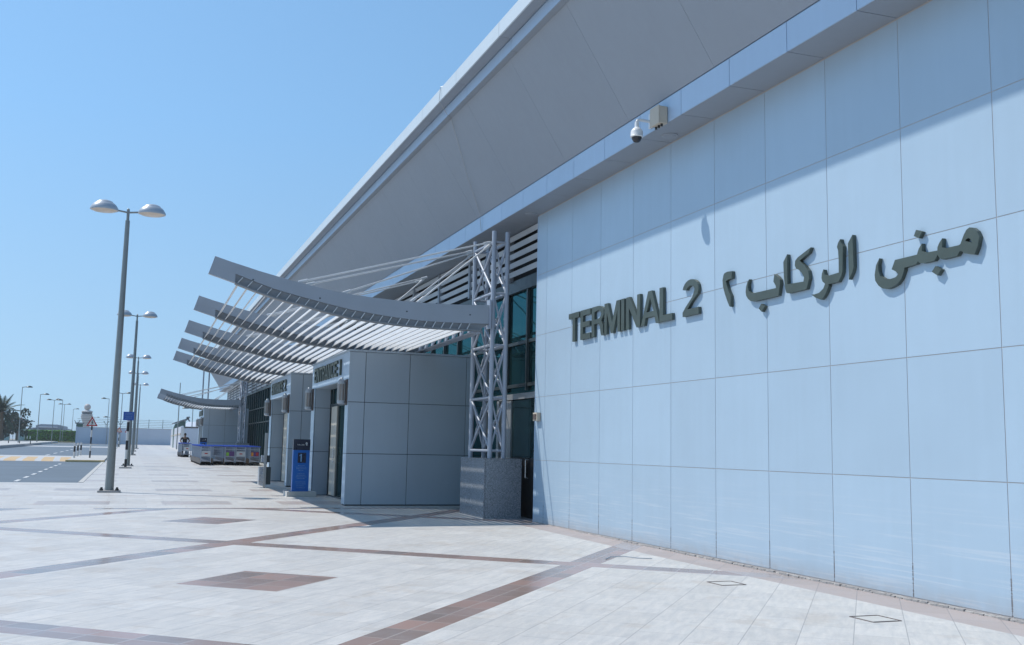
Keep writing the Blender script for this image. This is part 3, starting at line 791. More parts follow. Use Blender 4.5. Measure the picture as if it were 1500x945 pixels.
def canopy(yb, base, dzw, label, drift, ties, sq=1.0):
    Y0 = yb[0]
    t = thing('entrance_canopy', (6.6, Y0, base), label, 'canopy', 'curved slatted canopies over the entrances')
    def off(y):
        f = (y-Y0)/18.5
        return drift[0]*f, drift[1]*f + dzw
    for y in yb:
        dx, dz = off(y)
        def fn(a, b, d): return (6.6-(6.6-a)*sq+dx, d, b+dz)
        o = MB(); o.extrude([TOP + MID[::-1]], fn, y-.055, y+.055)
        k = 3
        o.extrude([MID[:k] + BOT[:k][::-1]], fn, y-.05, y+.05)
        bm_ = o.build('beam', M['beam'], t)
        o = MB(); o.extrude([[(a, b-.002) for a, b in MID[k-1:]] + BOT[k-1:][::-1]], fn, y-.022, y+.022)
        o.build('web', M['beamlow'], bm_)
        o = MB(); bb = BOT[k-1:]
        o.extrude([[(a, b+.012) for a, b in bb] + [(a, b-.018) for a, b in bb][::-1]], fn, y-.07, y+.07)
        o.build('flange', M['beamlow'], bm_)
        o = MB(); o.box(6.60+dx, 6.64+dx, y-.09, y+.09, 3.78+dz, 4.36+dz)
        for xx in (1.95, 3.2, 4.9, 6.2):
            zz = interp(TOP, xx)-.2+dz; xq = 6.6-(6.6-xx)*sq+dx; MB().tube((xq, y-.062, zz), (xq, y-.05, zz), .016, n=8).build('bolt', M['frame'], bm_)
        o.build('end_plate', M['steel'], bm_)
    # slats
    ya, yc = yb[0]-.075, yb[-1]+.06
    x = 1.72; i = 0
    while x < 6.28:
        zc = (interp(MID, x) + interp(BOT, x))/2
        # local slope of the curve
        sl_ = (interp(MID, x+.1) - interp(MID, x-.1))/.2
        ang = R(62) + math.atan(sl_)*.6
        ux, uz = cos(ang), sin(ang)
        (dxa, dza), (dxc, dzc) = off(ya), off(yc)
        hw = .068; th = .007
        vs = []
        for (yy, dx, dz) in ((ya, dxa, dza), (yc, dxc, dzc)):
            for s1, s2 in ((-1,-1),(1,-1),(1,1),(-1,1)):
                vs.append((6.6-(6.6-x)*sq+dx + ux*hw*s1 - uz*th*s2, yy, zc+dz + uz*hw*s1 + ux*th*s2))
        MB().add(vs, [(0,1,2,3),(7,6,5,4),(0,4,5,1),(1,5,6,2),(2,6,7,3),(3,7,4,0)]).build('slat', M['slat'], t)
        x += .178; i += 1
    # inner longitudinal lattice
    lt = MB(); y0, y1 = yb[0]+.1, yb[-1]-.1
    (dxa, dza), (dxc, dzc) = off(y0), off(y1)
    def P(y, x, z):
        dx, dz = off(y); return (x+dx, y, z+dz)
    lt.bar(P(y0, 6.38, 3.70), P(y1, 6.38, 3.70), .20, .03); lt.tube(P(y0, 6.52, 4.12), P(y1, 6.52, 4.12), .035)
    n = int((y1-y0)/.55)
    for k in range(n):
        a = y0 + (y1-y0)*k/n; b = y0 + (y1-y0)*(k+.5)/n; c = y0 + (y1-y0)*(k+1)/n
        lt.tube(P(a, 6.40, 3.72), P(b, 6.52, 4.10), .02, n=6); lt.tube(P(b, 6.52, 4.10), P(c, 6.40, 3.72), .02, n=6)
    lt.build('lattice_girder', M['steel'], t)
    for a, b in ties:
        o = MB().tube(a, b, .017, n=8)
        v = Vector(b) - Vector(a); v.normalize()
        o.tube(Vector(b)-v*.18, b, .03, n=8); o.tube(a, Vector(a)+v*.15, .03, n=8)
        o.build('tie_rod', M['slat'], t, smooth=True)
    return t
def ties(yb, dz, drift, ztop):
    out = []
    y = yb[0]
    out += [((6.62, y, ztop), (2.79, y, 4.44+dz)), ((6.62, y+.05, ztop-.05), (5.13, y+.05, 4.22+dz))]
    out += [((6.62, y+1.2, ztop+.03), (2.95, y+.06, 4.41+dz)), ((6.62, y+1.2, ztop), (3.65, y+.06, 4.30+dz)), ((6.62, y+1.2, ztop-.05), (5.0, y+.06, 4.23+dz))]
    for k in yb[1:]:
        f = (k-y)/18.5; dx, d2 = drift[0]*f, drift[1]*f+dz
        out += [((6.62, k-.3, ztop), (2.8+dx, k-.05, 4.44+d2)), ((6.62, k+.3, ztop), (2.85+dx, k+.05, 4.43+d2)), ((6.62, k, ztop), (5.1+dx, k, 4.22+d2))]
    return out
YB = [19.0, 24.0, 28.6, 33.2, 37.5]
canopy(YB, 4.2, 0, 'large curved slatted steel canopy sweeping out over entrances 1 and 2', (.09, -.19), ties(YB, 0, (.09, -.19), 5.56))
YB2 = [68.2, 74.0]
canopy(YB2, 4.2, -.03, 'small distant curved slatted canopy beyond the luggage trolleys', (0, -.22), ties(YB2, -.03, (0, -.22), 5.40), .925)
for k in YB[1:-1]:
    pass

# ------------------------------------------------------------------ TOTEMS
def totem(x0, y0, zb, label, num):
    t = thing('wayfinding_totem', (x0+.2, y0, zb), label, 'totem sign')
    wd = .43; H = 1.47
    MB().box(x0-.16, x0+wd+.16, y0-.30, y0+.40, zb-.02, zb+.125).build('plinth', M['kerb'], t, bevel=.006)
    MB().box(x0, x0+wd, y0, y0+.16, zb+.125, zb+H-.28).build('blue_body', M['blue'], t, bevel=.004)
    MB().box(x0-.002, x0+wd+.002, y0-.002, y0+.162, zb+H-.28, zb+H).build('dark_header', M['navy'], t, bevel=.004)
    MB().box(x0+.12, x0+.33, y0-.004, y0+.002, zb+.86, zb+1.12).build('number_square', M['navy'], t)
    lt = MB(); lt.extrude(glyph('1' if num == 1 else '2', .42, .17), lambda a, b, d: (x0+.155+a*.19, d, zb+.89+b*.20), y0-.009, y0-.004)
    lt.build('number', M['blueink'], t)
    em = MB()
    for k in range(5):
        a = R(40+k*62); em.obox((x0+.335+.018*cos(a), y0-.005, zb+H-.12+.022*sin(a)), (.006, 0, .004), (0, .002, 0), (-.008, 0, .022))
    em.build('emblem', M['whiteink'], t)
    hd = MB(); xx = x0+.10
    while xx < x0+.28:
        w_ = random.uniform(.008, .02); hd.box(xx, xx+w_, y0-.006, y0-.003, zb+H-.155, zb+H-.145)
        if random.random() < .7: hd.box(xx, xx+w_*.6, y0-.006, y0-.003, zb+H-.140, zb+H-.128)
        xx += w_+.006
    hd.build('header_print', M['whiteink'], t)
    pr = MB()
    for zz, m in ((.78, .5), (.74, .8), (.70, .75), (.66, .4), (.57, .5), (.53, .7), (.49, .8), (.45, .6), (.36, .8), (.31, .7), (.26, .6), (.21, .6)):
        L = wd*.62*m*1.2; xx = x0+wd/2-L/2
        while xx < x0+wd/2+L/2:
            w_ = random.uniform(.010, .03); pr.box(xx, xx+w_, y0-.005, y0-.002, zb+zz, zb+zz+random.uniform(.008, .014)); xx += w_+.008
    pr.build('small_print', M['blueink'], t)
    return t
totem(4.00, 26.72, .06, 'blue totem sign with a dark header and the number 1, before the first portal', 1)
totem(4.25, 68.6, .22, 'distant blue totem sign behind the luggage trolley rows', 2)

# ------------------------------------------------------------------ LITTER BIN ON A POST
t = thing('litter_bin', (3.84, 31.35, .077), 'grey litter bin and ashtray on a square post beside the second portal', 'litter bin')
zb = .077; x = 3.85; y = 31.35
MB().box(x-.045, x+.035, y-.20, y-.14, zb, zb+1.64).build('post', M['alu'], t, bevel=.005)
MB().box(x-.17, x+.0, y-.13, y+.15, zb+.10, zb+.62).build('bin_body', M['chrome'], t, bevel=.006)
MB().box(x+.003, x+.18, y-.13, y+.15, zb+.10, zb+.62).build('bin_side', M['frame'], t, bevel=.006)
MB().box(x-.12, x+.0, y-.13, y+.02, zb+.76, zb+.97).build('ashtray', M['chrome'], t, bevel=.005)
MB().box(x+.003, x+.13, y-.13, y+.02, zb+.76, zb+.97).build('ashtray_side', M['frame'], t, bevel=.005)

# ------------------------------------------------------------------ LUGGAGE TROLLEYS
def trolley_proto(loc, panel, label, group):
    x, y, z = loc
    t = thing('luggage_trolley', loc, label, 'luggage trolley', group)
    def P(a, b, c): return (x+a, y+b, z+c)
    fr = MB(); W2 = .25
    for s in (-1, 1):
        fr.path([P(s*W2, .0, .12), P(s*W2, .02, .98), P(s*W2, -.04, 1.02)], .021, 6)
        fr.path([P(s*W2, .02, .22), P(s*(W2-.05), .95, .17)], .015, 6)
        fr.tube(P(s*W2, .02, .10), P(s*W2, .30, .16), .012, n=6)
    fr.tube(P(-W2, .02, .22), P(W2, .02, .22), .014, n=6); fr.tube(P(-W2, .02, .86), P(W2, .02, .86), .012, n=6)
    fr.tube(P(-W2, .02, .48), P(W2, .02, .48), .012, n=6)
    fr.tube(P(-W2+.05, .95, .17), P(W2-.05, .95, .17), .016, n=6)
    for i in range(1, 6):
        a = -W2 + 2*W2*i/6; pass
    fr.build('frame', M['wire'], t, smooth=True)
    gr = MB()
    for i in range(1, 6): gr.tube(P(-W2+2*W2*i/6, .03, .48), P(-W2+2*W2*i/6, .03, .97), .006, n=5)
    gr.tube(P(-W2, .03, .66), P(W2, .03, .66), .006, n=5)
    gr.build('back_grille', M['wiredark'], t)
    bk = MB()
    for i in range(4):
        a = -W2+.02 + (2*W2-.04)*i/3; bk.path([P(a, .03, .95), P(a, .03, .72), P(a, .20, .76), P(a, .22, .95)], .004, 5)
    for c, b in ((.95, .28), (.86, .27)): bk.tube(P(-W2+.02, b, c), P(W2-.02, b, c), .006, n=5)
    bk.build('basket', M['wiredark'], t)
    MB().path([P(-W2-.02, -.05, 1.0), P(-W2-.02, -.07, 1.035), P(W2+.02, -.07, 1.035), P(W2+.02, -.05, 1.0)], .026, 8).build('handle', M['trblue'], t, smooth=True)
    dk = MB(); dk.box(x-W2+.02, x+W2-.02, y+.05, y+.9, z+.20, z+.225)
    for s in (-1, 1): dk.box(x+s*(W2+.02)-.012, x+s*(W2+.02)+.012, y+.05, y+.66, z+.10, z+.37)
    dk.build('deck', M['deck'], t)
    for a, b in ((-W2, .03), (W2, .03), (0, .86)):
        MB().tube(P(a-.022, b, .085), P(a+.022, b, .085), .085, n=14).build('wheel', M['rubber'], t, smooth=True)
    if panel:
        p = MB().box(x-.22, x+.22, y-.022, y-.002, z+.50, z+.76).build('advert_panel', M['advwhite'] if panel == 'white' else M['purple'], t)
        if panel == 'colour':
            MB().box(x-.20, x-.05, y-.026, y-.022, z+.52, z+.70).build('advert_patch', M['green'], p)
            MB().box(x+.06, x+.19, y-.026, y-.022, z+.54, z+.72).build('advert_patch', M['purple'], p)
        elif panel == 'orange':
            MB().box(x-.20, x-.08, y-.026, y-.022, z+.52, z+.72).build('advert_patch', M['orange'], p)
            MB().box(x+.05, x+.19, y-.026, y-.022, z+.54, z+.72).build('advert_patch', M['red'], p)
        else:
            MB().box(x-.07, x+.08, y-.026, y-.022, z+.60, z+.66).build('advert_patch', M['red'], p)
    return t
rows = [(3.84, 56.45, 15, 'white', 'end trolley of the long leftmost row, with a white advert panel'),
        (4.55, 57.6, 8, None, 'end trolley of the short second row, without an advert panel'),
        (5.13, 57.0, 10, 'colour', 'end trolley with a green and purple advert panel'),
        (5.70, 57.0, 10, 'white', 'end trolley with a white advert panel, right of the green and purple one'),
        (6.45, 57.0, 10, 'orange', 'end trolley with an orange and purple advert panel, rightmost of the rows')]
rn = ('long leftmost', 'second', 'third', 'fourth', 'rightmost')
proto = None
for ri, (x, y, n, pan, lab) in enumerate(rows):
    a = trolley_proto((x, y, zg(y)), pan, lab, 'trolley row ends')
    for k in range(1, n):
        yy = y + .62*k
        lb = 'silver luggage trolley with blue handle nested inside the %s row' % rn[ri]
        gr = 'trolleys nested in the %s row' % rn[ri]
        if proto is None:
            proto = trolley_proto((x, yy, zg(yy)), None, lb, gr)
        else:
            c = copy_tree(proto, loc=(x, yy, zg(yy)), label=lb); c['group'] = gr
pend = trolley_proto((4.02, 79.3, zg(79.3)), 'white', 'end trolley of the row pushed by the person in black', 'trolley row ends')
for k in range(1, 9):
    yy = 79.3+.355*k
    c = copy_tree(proto, loc=(3.93-.02*k, yy, zg(yy)), label='silver luggage trolley in the row in front of the person in black'); c['group'] = 'trolleys in the pushed row'

# ------------------------------------------------------------------ PERSON
def skin_mesh(name, joints, edges, radii, mat, parent, sub=1):
    me = bpy.data.meshes.new(name); me.from_pydata(joints, edges, [])
    o = bpy.data.objects.new(name, me); COL.objects.link(o)
    m = o.modifiers.new('s', 'SKIN'); m.use_smooth_shade = True
    for i, rr in enumerate(radii):
        me.skin_vertices[0].data[i].radius = rr if isinstance(rr, tuple) else (rr, rr)
    me.skin_vertices[0].data[0].use_root = True
    m2 = o.modifiers.new('ss', 'SUBSURF'); m2.levels = m2.render_levels = sub
    dg = bpy.context.evaluated_depsgraph_get(); ev = o.evaluated_get(dg)
    nm = bpy.data.meshes.new_from_object(ev); nm.materials.clear(); nm.materials.append(mat); nm.shade_smooth()
    bpy.data.objects.remove(o); bpy.data.meshes.remove(me)
    o = bpy.data.objects.new(name, nm); COL.objects.link(o)
    adopt(o, parent)
    return o
py = 82.9
per = thing('person', (4.0, py, zg(py)), 'person in a black T-shirt standing behind a row of trolleys, hands on the handle', 'person')
# local coordinates: faces -Y, arms reach forward to the handle
J = [(0,0,.95),(0,0,1.15),(0,0,1.40),(0,-.01,1.50),(0,-.02,1.60),(0,-.03,1.72),
     (-.19,0,1.43),(-.36,-.02,1.20),(-.22,-.26,1.06),(.19,0,1.43),(.36,-.02,1.20),(.22,-.26,1.06),
     (-.10,0,.90),(-.11,-.02,.50),(-.11,.02,.08),(-.11,-.12,.04),(.10,0,.90),(.11,.03,.50),(.11,.08,.08),(.11,-.06,.04)]
Ed = [(0,1),(1,2),(2,3),(3,4),(4,5),(2,6),(6,7),(7,8),(2,9),(9,10),(10,11),(0,12),(12,13),(13,14),(14,15),(0,16),(16,17),(17,18),(18,19)]
Rd = [(.15,.10),(.13,.09),(.16,.10),.055,.085,.075,.06,.045,.032,.06,.045,.032,.085,.06,.045,.035,.085,.06,.045,.035]
skin_mesh('body', J, Ed, Rd, M['skin'], per, 2)
skin_mesh('shirt', [(0,0,.92),(0,0,1.15),(0,0,1.42),(-.20,0,1.43),(-.31,-.01,1.28),(.20,0,1.43),(.31,-.01,1.28)], [(0,1),(1,2),(2,3),(3,4),(2,5),(5,6)],
          [(.175,.125),(.16,.115),(.185,.125),.08,.065,.08,.065], M['shirt'], per, 2)
skin_mesh('trousers', [(0,0,.95),(-.10,0,.88),(-.11,-.02,.50),(-.11,.02,.12),(.10,0,.88),(.11,.03,.50),(.11,.08,.12)], [(0,1),(1,2),(2,3),(0,4),(4,5),(5,6)],
          [(.165,.12),.10,.078,.062,.10,.078,.062], M['jeans'], per, 2)
hr = MB()
base = wloc(per)
hr.lathe((base.x, base.y+.0, base.z), [(.07,1.66),(.095,1.70),(.094,1.74),(.075,1.785),(.03,1.81)], 14)
hr.build('hair', M['hair'], per, smooth=True)
fc = MB(); bx_, by_, bz_ = base
fc.obox((bx_, by_-.115, bz_+1.655), (.012,0,0), (0,.015,0), (0,.006,.022)); fc.build('nose', M['skin'], per)
for s in (-1, 1): MB().lathe((bx_+s*.032, by_-.095, bz_+1.675), [(.006,-.008),(.012,0),(.006,.008)], 8).build('eye', M['black'], per)
MB().obox((bx_, by_-.10, bz_+1.615), (.026,0,0), (0,.008,0), (0,0,.006)).build('mouth', M['brown'], per)
for s in (-1, 1): MB().obox((bx_+s*.088, by_-.02, bz_+1.66), (.008,0,0), (0,.018,0), (0,0,.028)).build('ear', M['skin'], per)
for s in (-1, 1):
    hd_ = MB(); hx, hy, hz = bx_+s*.22, by_-.28, bz_+1.05
    hd_.obox((hx, hy-.03, hz), (.040,0,0), (0,.045,0), (0,0,.014))
    for k in range(4):
        fx = hx + (-.030+.020*k)
        hd_.path([(fx, hy-.07, hz), (fx, hy-.11, hz-.005+.002*k), (fx, hy-.125, hz-.035)], .009, 6)
    hd_.path([(hx-s*.038, hy-.02, hz), (hx-s*.065, hy-.055, hz-.01), (hx-s*.06, hy-.085, hz-.03)], .010, 6)
    hd_.build('hand', M['skin'], per, smooth=True)

# ------------------------------------------------------------------ STREET LAMPS
def lamp_proto(loc, H, arm, label, group, hw=.36):
    x, y, z = loc
    t = thing('street_lamp', loc, label, 'street lamp', group)
    MB().box(x-.28, x+.28, y-.28, y+.28, z-.02, z+.05).build('base_plate', M['concrete'], t, bevel=.01)
    bo = MB()
    for a in (-.19, .19):
        for b in (-.19, .19):
            MB().lathe((x+a, y+b, z+.05), [(.045, 0), (.045, .03), (.028, .031), (.028, .07)], 8).build('anchor_bolt', M['black'], t)
    MB().lathe((x, y, z), [(.112, .05), (.108, .4), (.094, 2.2), (.076, 4.5), (.058, H-.3), (.058, H-.28), (.038, H-.27), (.038, H+.03), (.02, H+.05)], 18).build('pole', M['pole'], t, smooth=True)
    ar = MB(); ar.path([(x-arm+hw*.8, y, z+H-.02), (x, y, z+H-.06), (x+arm-hw*.8, y, z+H-.02)], .025, 8)
    ar.build('arm', M['pole'], t, smooth=True)
    for s in (-1, 1):
        cx = x + s*arm; k = hw/.36
        hd = MB().lathe((cx, y, z+H-.03), [(.355*k,-.02*k),(.36*k,0),(.345*k,.05*k),(.30*k,.12*k),(.255*k,.165*k),(.235*k,.17*k),(.20*k,.215*k),(.13*k,.245*k),(.05*k,.255*k)], 26, sx=1., sy=.8).build('lamp_head', M['lampgrey'], t, smooth=True)
        MB().lathe((cx, y, z+H-.03), [(.12*k,-.075*k),(.26*k,-.055*k),(.33*k,-.019*k)], 24, sx=1., sy=.8).build('lens', M['lens'], hd, smooth=True)
    return t
lg = 'twin-head street lamps along the kerb'
lab = ['nearest and tallest-looking twin-head street lamp at the left', 'second twin-head street lamp, beside the blue sign', 'third twin-head street lamp along the kerb', 'fourth twin-head street lamp along the kerb', 'fifth twin-head street lamp, farthest of the kerb line']
lp = lamp_proto((-.43, 28.43, .066), 7.48, .60, lab[0], lg)
for i, (x, y, h) in enumerate(((-.05, 53.3, 0), (.22, 84, 0), (.36, 105.2, 0), (.74, 128.3, 0))):
    c = copy_tree(lp, loc=(x, y, zg(y)), label=lab[i+1]); c.name = 'street_lamp'
    if i: c.scale = (1, 1, 1.02)

# distant lamps
def mast(loc, H, heads, label, r=.06, up=0.0, hs=.85):
    x, y, z = loc
    t = thing('street_lamp', loc, label, 'street lamp', 'distant street lamps against the sky')
    MB().tube((x, y, z), (x, y, z+H), r*1.2, r*.7, n=8).build('pole', M['pole'], t, smooth=True)
    for s in heads:
        L = 1.0*hs
        a = MB().tube((x, y, z+H-.05), (x+s*L*.6, y, z+H+.05+up), .05, n=6).build('arm', M['pole'], t)
        MB().lathe((x+s*L, y, z+H+.02+up), [(.40*hs,-.06),(.42*hs,0),(.28*hs,.12),(.1*hs,.17)], 12, sx=1.15, sy=.6).build('lamp_head', M['frame'], t, smooth=True)
    return t
for (x, y, ztop, heads, lb) in (
    (-14.0, 150, 8.3, (1,), 'distant single-head lamp above the trees at far left'),
    (-13.3, 170, 8.2, (1,), 'distant single-head lamp over the left end of the hedge'),
    (-12.6, 190, 8.1, (-1, 1), 'distant double-head lamp left of two others over the hedge'),
    (-13.25, 230, 8.7, (-1, 1), 'distant small double-head lamp over the middle of the hedge'),
    (-12.6, 212, 9.0, (-1,), 'distant single-head lamp standing in front of the hedge'),
    (-13.0, 260, 8.6, (1,), 'faint distant single-head lamp behind the right end of the hedge'),
    (-3.75, 184, 8.4, (-1,), 'distant single-head lamp before the white boundary wall'),
    (-3.4, 190, 5.4, (-1, 1), 'short distant double-head lamp before the white wall'),
    (-1.35, 148, 7.85, (-1, 1), 'distant double-head lamp between the first and second kerb lamps'),
    (7.0, 130, 5.5, (-1, 1), 'small distant lamp behind the far portal'),
    (-25.5, 300, 6.0, (-1, 1), 'tiny distant lamp over the far white hangar'),
    (-9.5, 300, 7.6, (-1, 1), 'tiny distant lamp beside the control tower')):
    z0 = zg(y); mast((x, y, z0), ztop-z0, heads, lb)
tag(MB().tube((5.35, 130, zg(130)), (5.35, 130, 8.6), .07, .05, n=8).build('mast', M['pole'], None, smooth=True), 'thin bare mast rising behind the far canopy tip', 'mast')

# ------------------------------------------------------------------ ROAD SIGNS, BOLLARDS
def banded_post(t, x, y, z, H, r=.045):
    k = 0; zz = 0
    pw = MB(); pb = MB()
    while zz < H - .01:
        h = min(.42, H-zz); (pb if k % 2 == 0 else pw).tube((x, y, z+zz), (x, y, z+zz+h), r, n=12); zz += h; k += 1
    pb.build('black_bands', M['black'], t, smooth=True); pw.build('white_bands', M['signwhite'], t, smooth=True)
t = thing('road_sign', (-.14, 49.6, .15), 'small blue rectangular sign on a black and white banded post beside the second lamp', 'road sign')
banded_post(t, -.13, 49.6, .15, 2.3, .055)
MB().box(-.36, .10, 49.52, 49.545, 2.33, 2.72).build('sign_plate', M['signblue'], t)
pr = MB()
for zz, m in ((2.63, .7), (2.57, .8), (2.50, .75), (2.44, .6), (2.39, .7)):
    xx = -.13-.2*m
    while xx < -.13+.2*m:
        w_ = random.uniform(.012, .035); pr.box(xx, xx+w_, 49.510, 49.521, zz, zz+.018); xx += w_+.012
pr.build('small_print', M['blueink'], t)
MB().box(-.40, .14, 49.35, 49.85, .13, .21).build('footing', M['concrete'], t, bevel=.02)
def tri_sign(x, y, z, H, s, label, walker=True, face=True):
    t = thing('warning_sign', (x, y, z), label, 'warning sign', 'triangular warning signs')
    banded_post(t, x, y, z, H-.05, .045)
    zb = z+H-.08; h = s*.9
    MB().extrude([[(-s/2, 0), (s/2, 0), (0, h)]], lambda a, b, d: (x+a, d, zb+b), y-.08, y-.06).build('red_border', M['red'], t)
    k = .66
    MB().extrude([[(-s/2*k, h*.115), (s/2*k, h*.115), (0, h*(.115+k))]], lambda a, b, d: (x+a, d, zb+b), y-.086, y-.080).build('white_face', M['signwhite'] if face else M['beige'], t)
    if walker:
        g = MB(); q = s*.5; ox, oz = x-.0, zb+h*.14
        for a, b, c, d, ww in ((0,.62,.02,.32,.13),(.02,.34,-.14,0,.07),(.02,.34,.15,.02,.07),(0,.58,-.16,.36,.05),(0,.58,.17,.40,.05)):
            g.bar((ox+a*q, y-.090, oz+b*q), (ox+c*q, y-.090, oz+d*q), .006, ww*q, up=(0,0,1)) if False else g.obox(((ox+(a+c)/2*q), y-.0905, oz+(b+d)/2*q), ((c-a)/2*q, 0, (d-b)/2*q), (0, .003, 0), tuple(Vector((-(d-b), 0, c-a)).normalized()*ww*q/2))
        g.tube((ox+.01*q, y-.093, oz+.74*q), (ox+.01*q, y-.088, oz+.74*q), .09*q, n=12)
        g.build('walker_symbol', M['black'], t)
    return t
tri_sign(-2.24, 67, zg(67)+.1, 2.0, .66, 'red-bordered triangular pedestrian warning sign on a banded post, nearest of its kind')
tri_sign(-1.45, 145, zg(145), 2.05, .78, 'distant triangular sign with a tan face beside the white wall', False, False)
tri_sign(-.35, 145, zg(145), 2.05, .78, 'distant triangular sign half hidden behind a kerb lamp pole', False, True)
tri_sign(-19.6, 200, zg(200), 3.6, 1.1, 'left one of two small red triangular signs before the pale screens', False)
tri_sign(-18.4, 200, zg(200), 3.6, 1.1, 'right one of two small red triangular signs before the pale screens', False)
for n, (x, y) in enumerate(((-3.1, 66.5), (-3.14, 71.5), (-3.08, 74.5))):
    t = thing('bollard', (x, y, zg(y)+.1), ('nearest', 'middle', 'farthest')[n] + ' of three black and white bollards on the kerb island', 'bollard', 'bollards on the kerb island')
    z = zg(y)+.1
    MB().tube((x, y, z+.36), (x, y, z+.70), .055, n=12).build('black_band', M['black'], t, smooth=True)
    b = MB(); b.tube((x, y, z), (x, y, z+.36), .055, n=12); b.tube((x, y, z+.70), (x, y, z+.88), .055, n=12); b.build('white_bands', M['signwhite'], t, smooth=True)
for n, x in enumerate((-20.9, -20.35, -19.8)):
    y = 236; z = zg(y)
    t = thing('bollard', (x, y, z), ('left', 'middle', 'right')[n] + ' of three tiny white bollards before the left end of the hedge', 'bollard', 'distant bollards')
    MB().tube((x, y, z), (x, y, z+.5), .11, n=8).build('black_band', M['black'], t); MB().tube((x, y, z+.5), (x, y, z+1.1), .11, n=8).build('white_bands', M['signwhite'], t)

# ------------------------------------------------------------------ BOUNDARY WALLS
t = thing('boundary_wall', (-.5, 195, zg(195)), 'long pale boundary wall with barbed wire across the end of the forecourt', 'wall')
zb = zg(195); pn = MB(); cp = MB(); x = -9.0
while x < 7.0:
    x1 = min(x+2.4, 7.1); pn.box(x+.06, x1-.06, 195, 195.15, zb, zb+2.85); cp.box(x-.08, x+.08, 194.92, 195.2, zb, zb+3.0); x = x1
pn.build('panels', M['whitewall'], t); cp.build('posts', M['whitewall'], t)
MB().box(-9.1, 7.15, 194.95, 195.2, zb+2.86, zb+2.96).build('coping', M['kerb'], t)
bw = MB(); x = -9.0
while x < 7.0:
    bw.tube((x, 195.1, zb+2.95), (x, 195.1, zb+3.5), .05, n=6)
    if x < 0:
        bw.tube((x, 195.1, zb+3.4), (x-.45, 195.1, zb+4.1), .05, n=6); bw.tube((x, 195.1, zb+3.4), (x+.45, 195.1, zb+4.1), .05, n=6)
    else: bw.tube((x, 195.1, zb+3.4), (x, 195.1, zb+4.6), .05, n=6)
    x += 2.4
for z in (3.2, 3.5, 3.8, 4.1, 4.4): bw.tube((-9, 195.1, zb+z), (7.1, 195.1, zb+z), .022, n=4)
bw.build('wire_and_brackets', M['frame'], t)
t = thing('boundary_wall', (5.9, 145, zg(145)), 'ribbed white side wall running towards the far portal', 'wall')
a, b = Vector((6.2, 171, 0)), Vector((5.45, 121, 0)); d = (b-a).normalized(); L = (b-a).length
pn = MB(); n = 14
for i in range(n):
    c = a + d*(L*(i+.5)/n); z = zg(c.y)
    pn.obox((c.x, c.y, z+1.35), tuple(d*(L/n/2*.72)), tuple(Vector((-d.y, d.x, 0))*.12), (0, 0, 1.35))
pn.build('ribs', M['whitewall2'], t)
wl_ = MB(); m = (a+b)/2; wl_.obox((m.x+.1, m.y, zg(m.y)+1.3), tuple(d*L/2), tuple(Vector((-d.y, d.x, 0))*.08), (0, 0, 1.38)); wl_.build('panel', M['whitewall'], t)
bb_ = MB(); bb_.obox((m.x-.14, m.y, zg(m.y)+1.75), tuple(d*L/2), tuple(Vector((-d.y, d.x, 0))*.03), (0, 0, .09)); bb_.build('rail', M['beige'], t)
t = thing('boundary_wall', (8, 119, zg(119)), 'short white wall behind the person, joining the far portal', 'wall')
MB().box(5.5, 12, 119, 119.2, .3, 2.9).build('panel', M['whitewall'], t)
MB().box(5.35, 5.62, 118.9, 119.3, .3, 2.98).build('pier', M['signwhite'], t)

# guard hut with the sloping green side and grey lattice roof
t = thing('guard_hut', (6.5, 152, zg(152)), 'green sided hut with a tilted grey roof above the ribbed white wall', 'hut')
MB().extrude([[(5.75, .5), (7.25, .5), (7.25, 4.5), (5.95, 3.95), (5.7, 3.4)]], lambda a, b, d: (a, d, b), 151, 154).build('green_side', M['hutgreen'], t)
rf = MB()
for k in range(5):
    x = 5.55+.32*k; rf.obox((x+.2, 152.3, 4.02+.12*k), (.20, 0, .07), (0, 1.9, 0), (-.03, 0, .09))
rf.build('roof_plates', M['hutgrey'], t)
gb = MB(); gb.bar((7.0, 151, 4.3), (7.75, 151, 4.95), .1, .28); gb.bar((7.35, 151, 4.95), (7.8, 151, 4.3), .1, .20); gb.build('gable_boards', M['hutgrey'], t)
t = thing('low_building', (9.5, 160, .5), 'low white building with a dark eave behind the far portal', 'building')
MB().box(7.6, 13, 160, 168, .5, 3.5).build('wall', M['whitewall'], t)
MB().box(7.5, 13.2, 159.8, 168.4, 3.5, 3.7).build('eave', M['brown'], t)
MB().add([(7.5,159.8,3.7),(13.2,159.8,3.7),(13.2,168.4,3.7),(7.5,168.4,3.7),(8.2,163,4.5),(12.6,163,4.5)], [(0,1,5,4),(2,3,4,5),(0,4,3),(1,2,5)]).build('roof', M['whitewall'], t)
t = thing('utility_cabinet', (-9.2, 200, .75), 'dark green cabinet at the left end of the white boundary wall', 'cabinet')
MB().box(-9.3, -8.2, 199, 200, .7, 4.3).build('housing', M['greenbox'], t); MB().box(-9.5, -8.0, 198.9, 200.1, 4.3, 4.5).build('lid', M['hutgrey'], t)

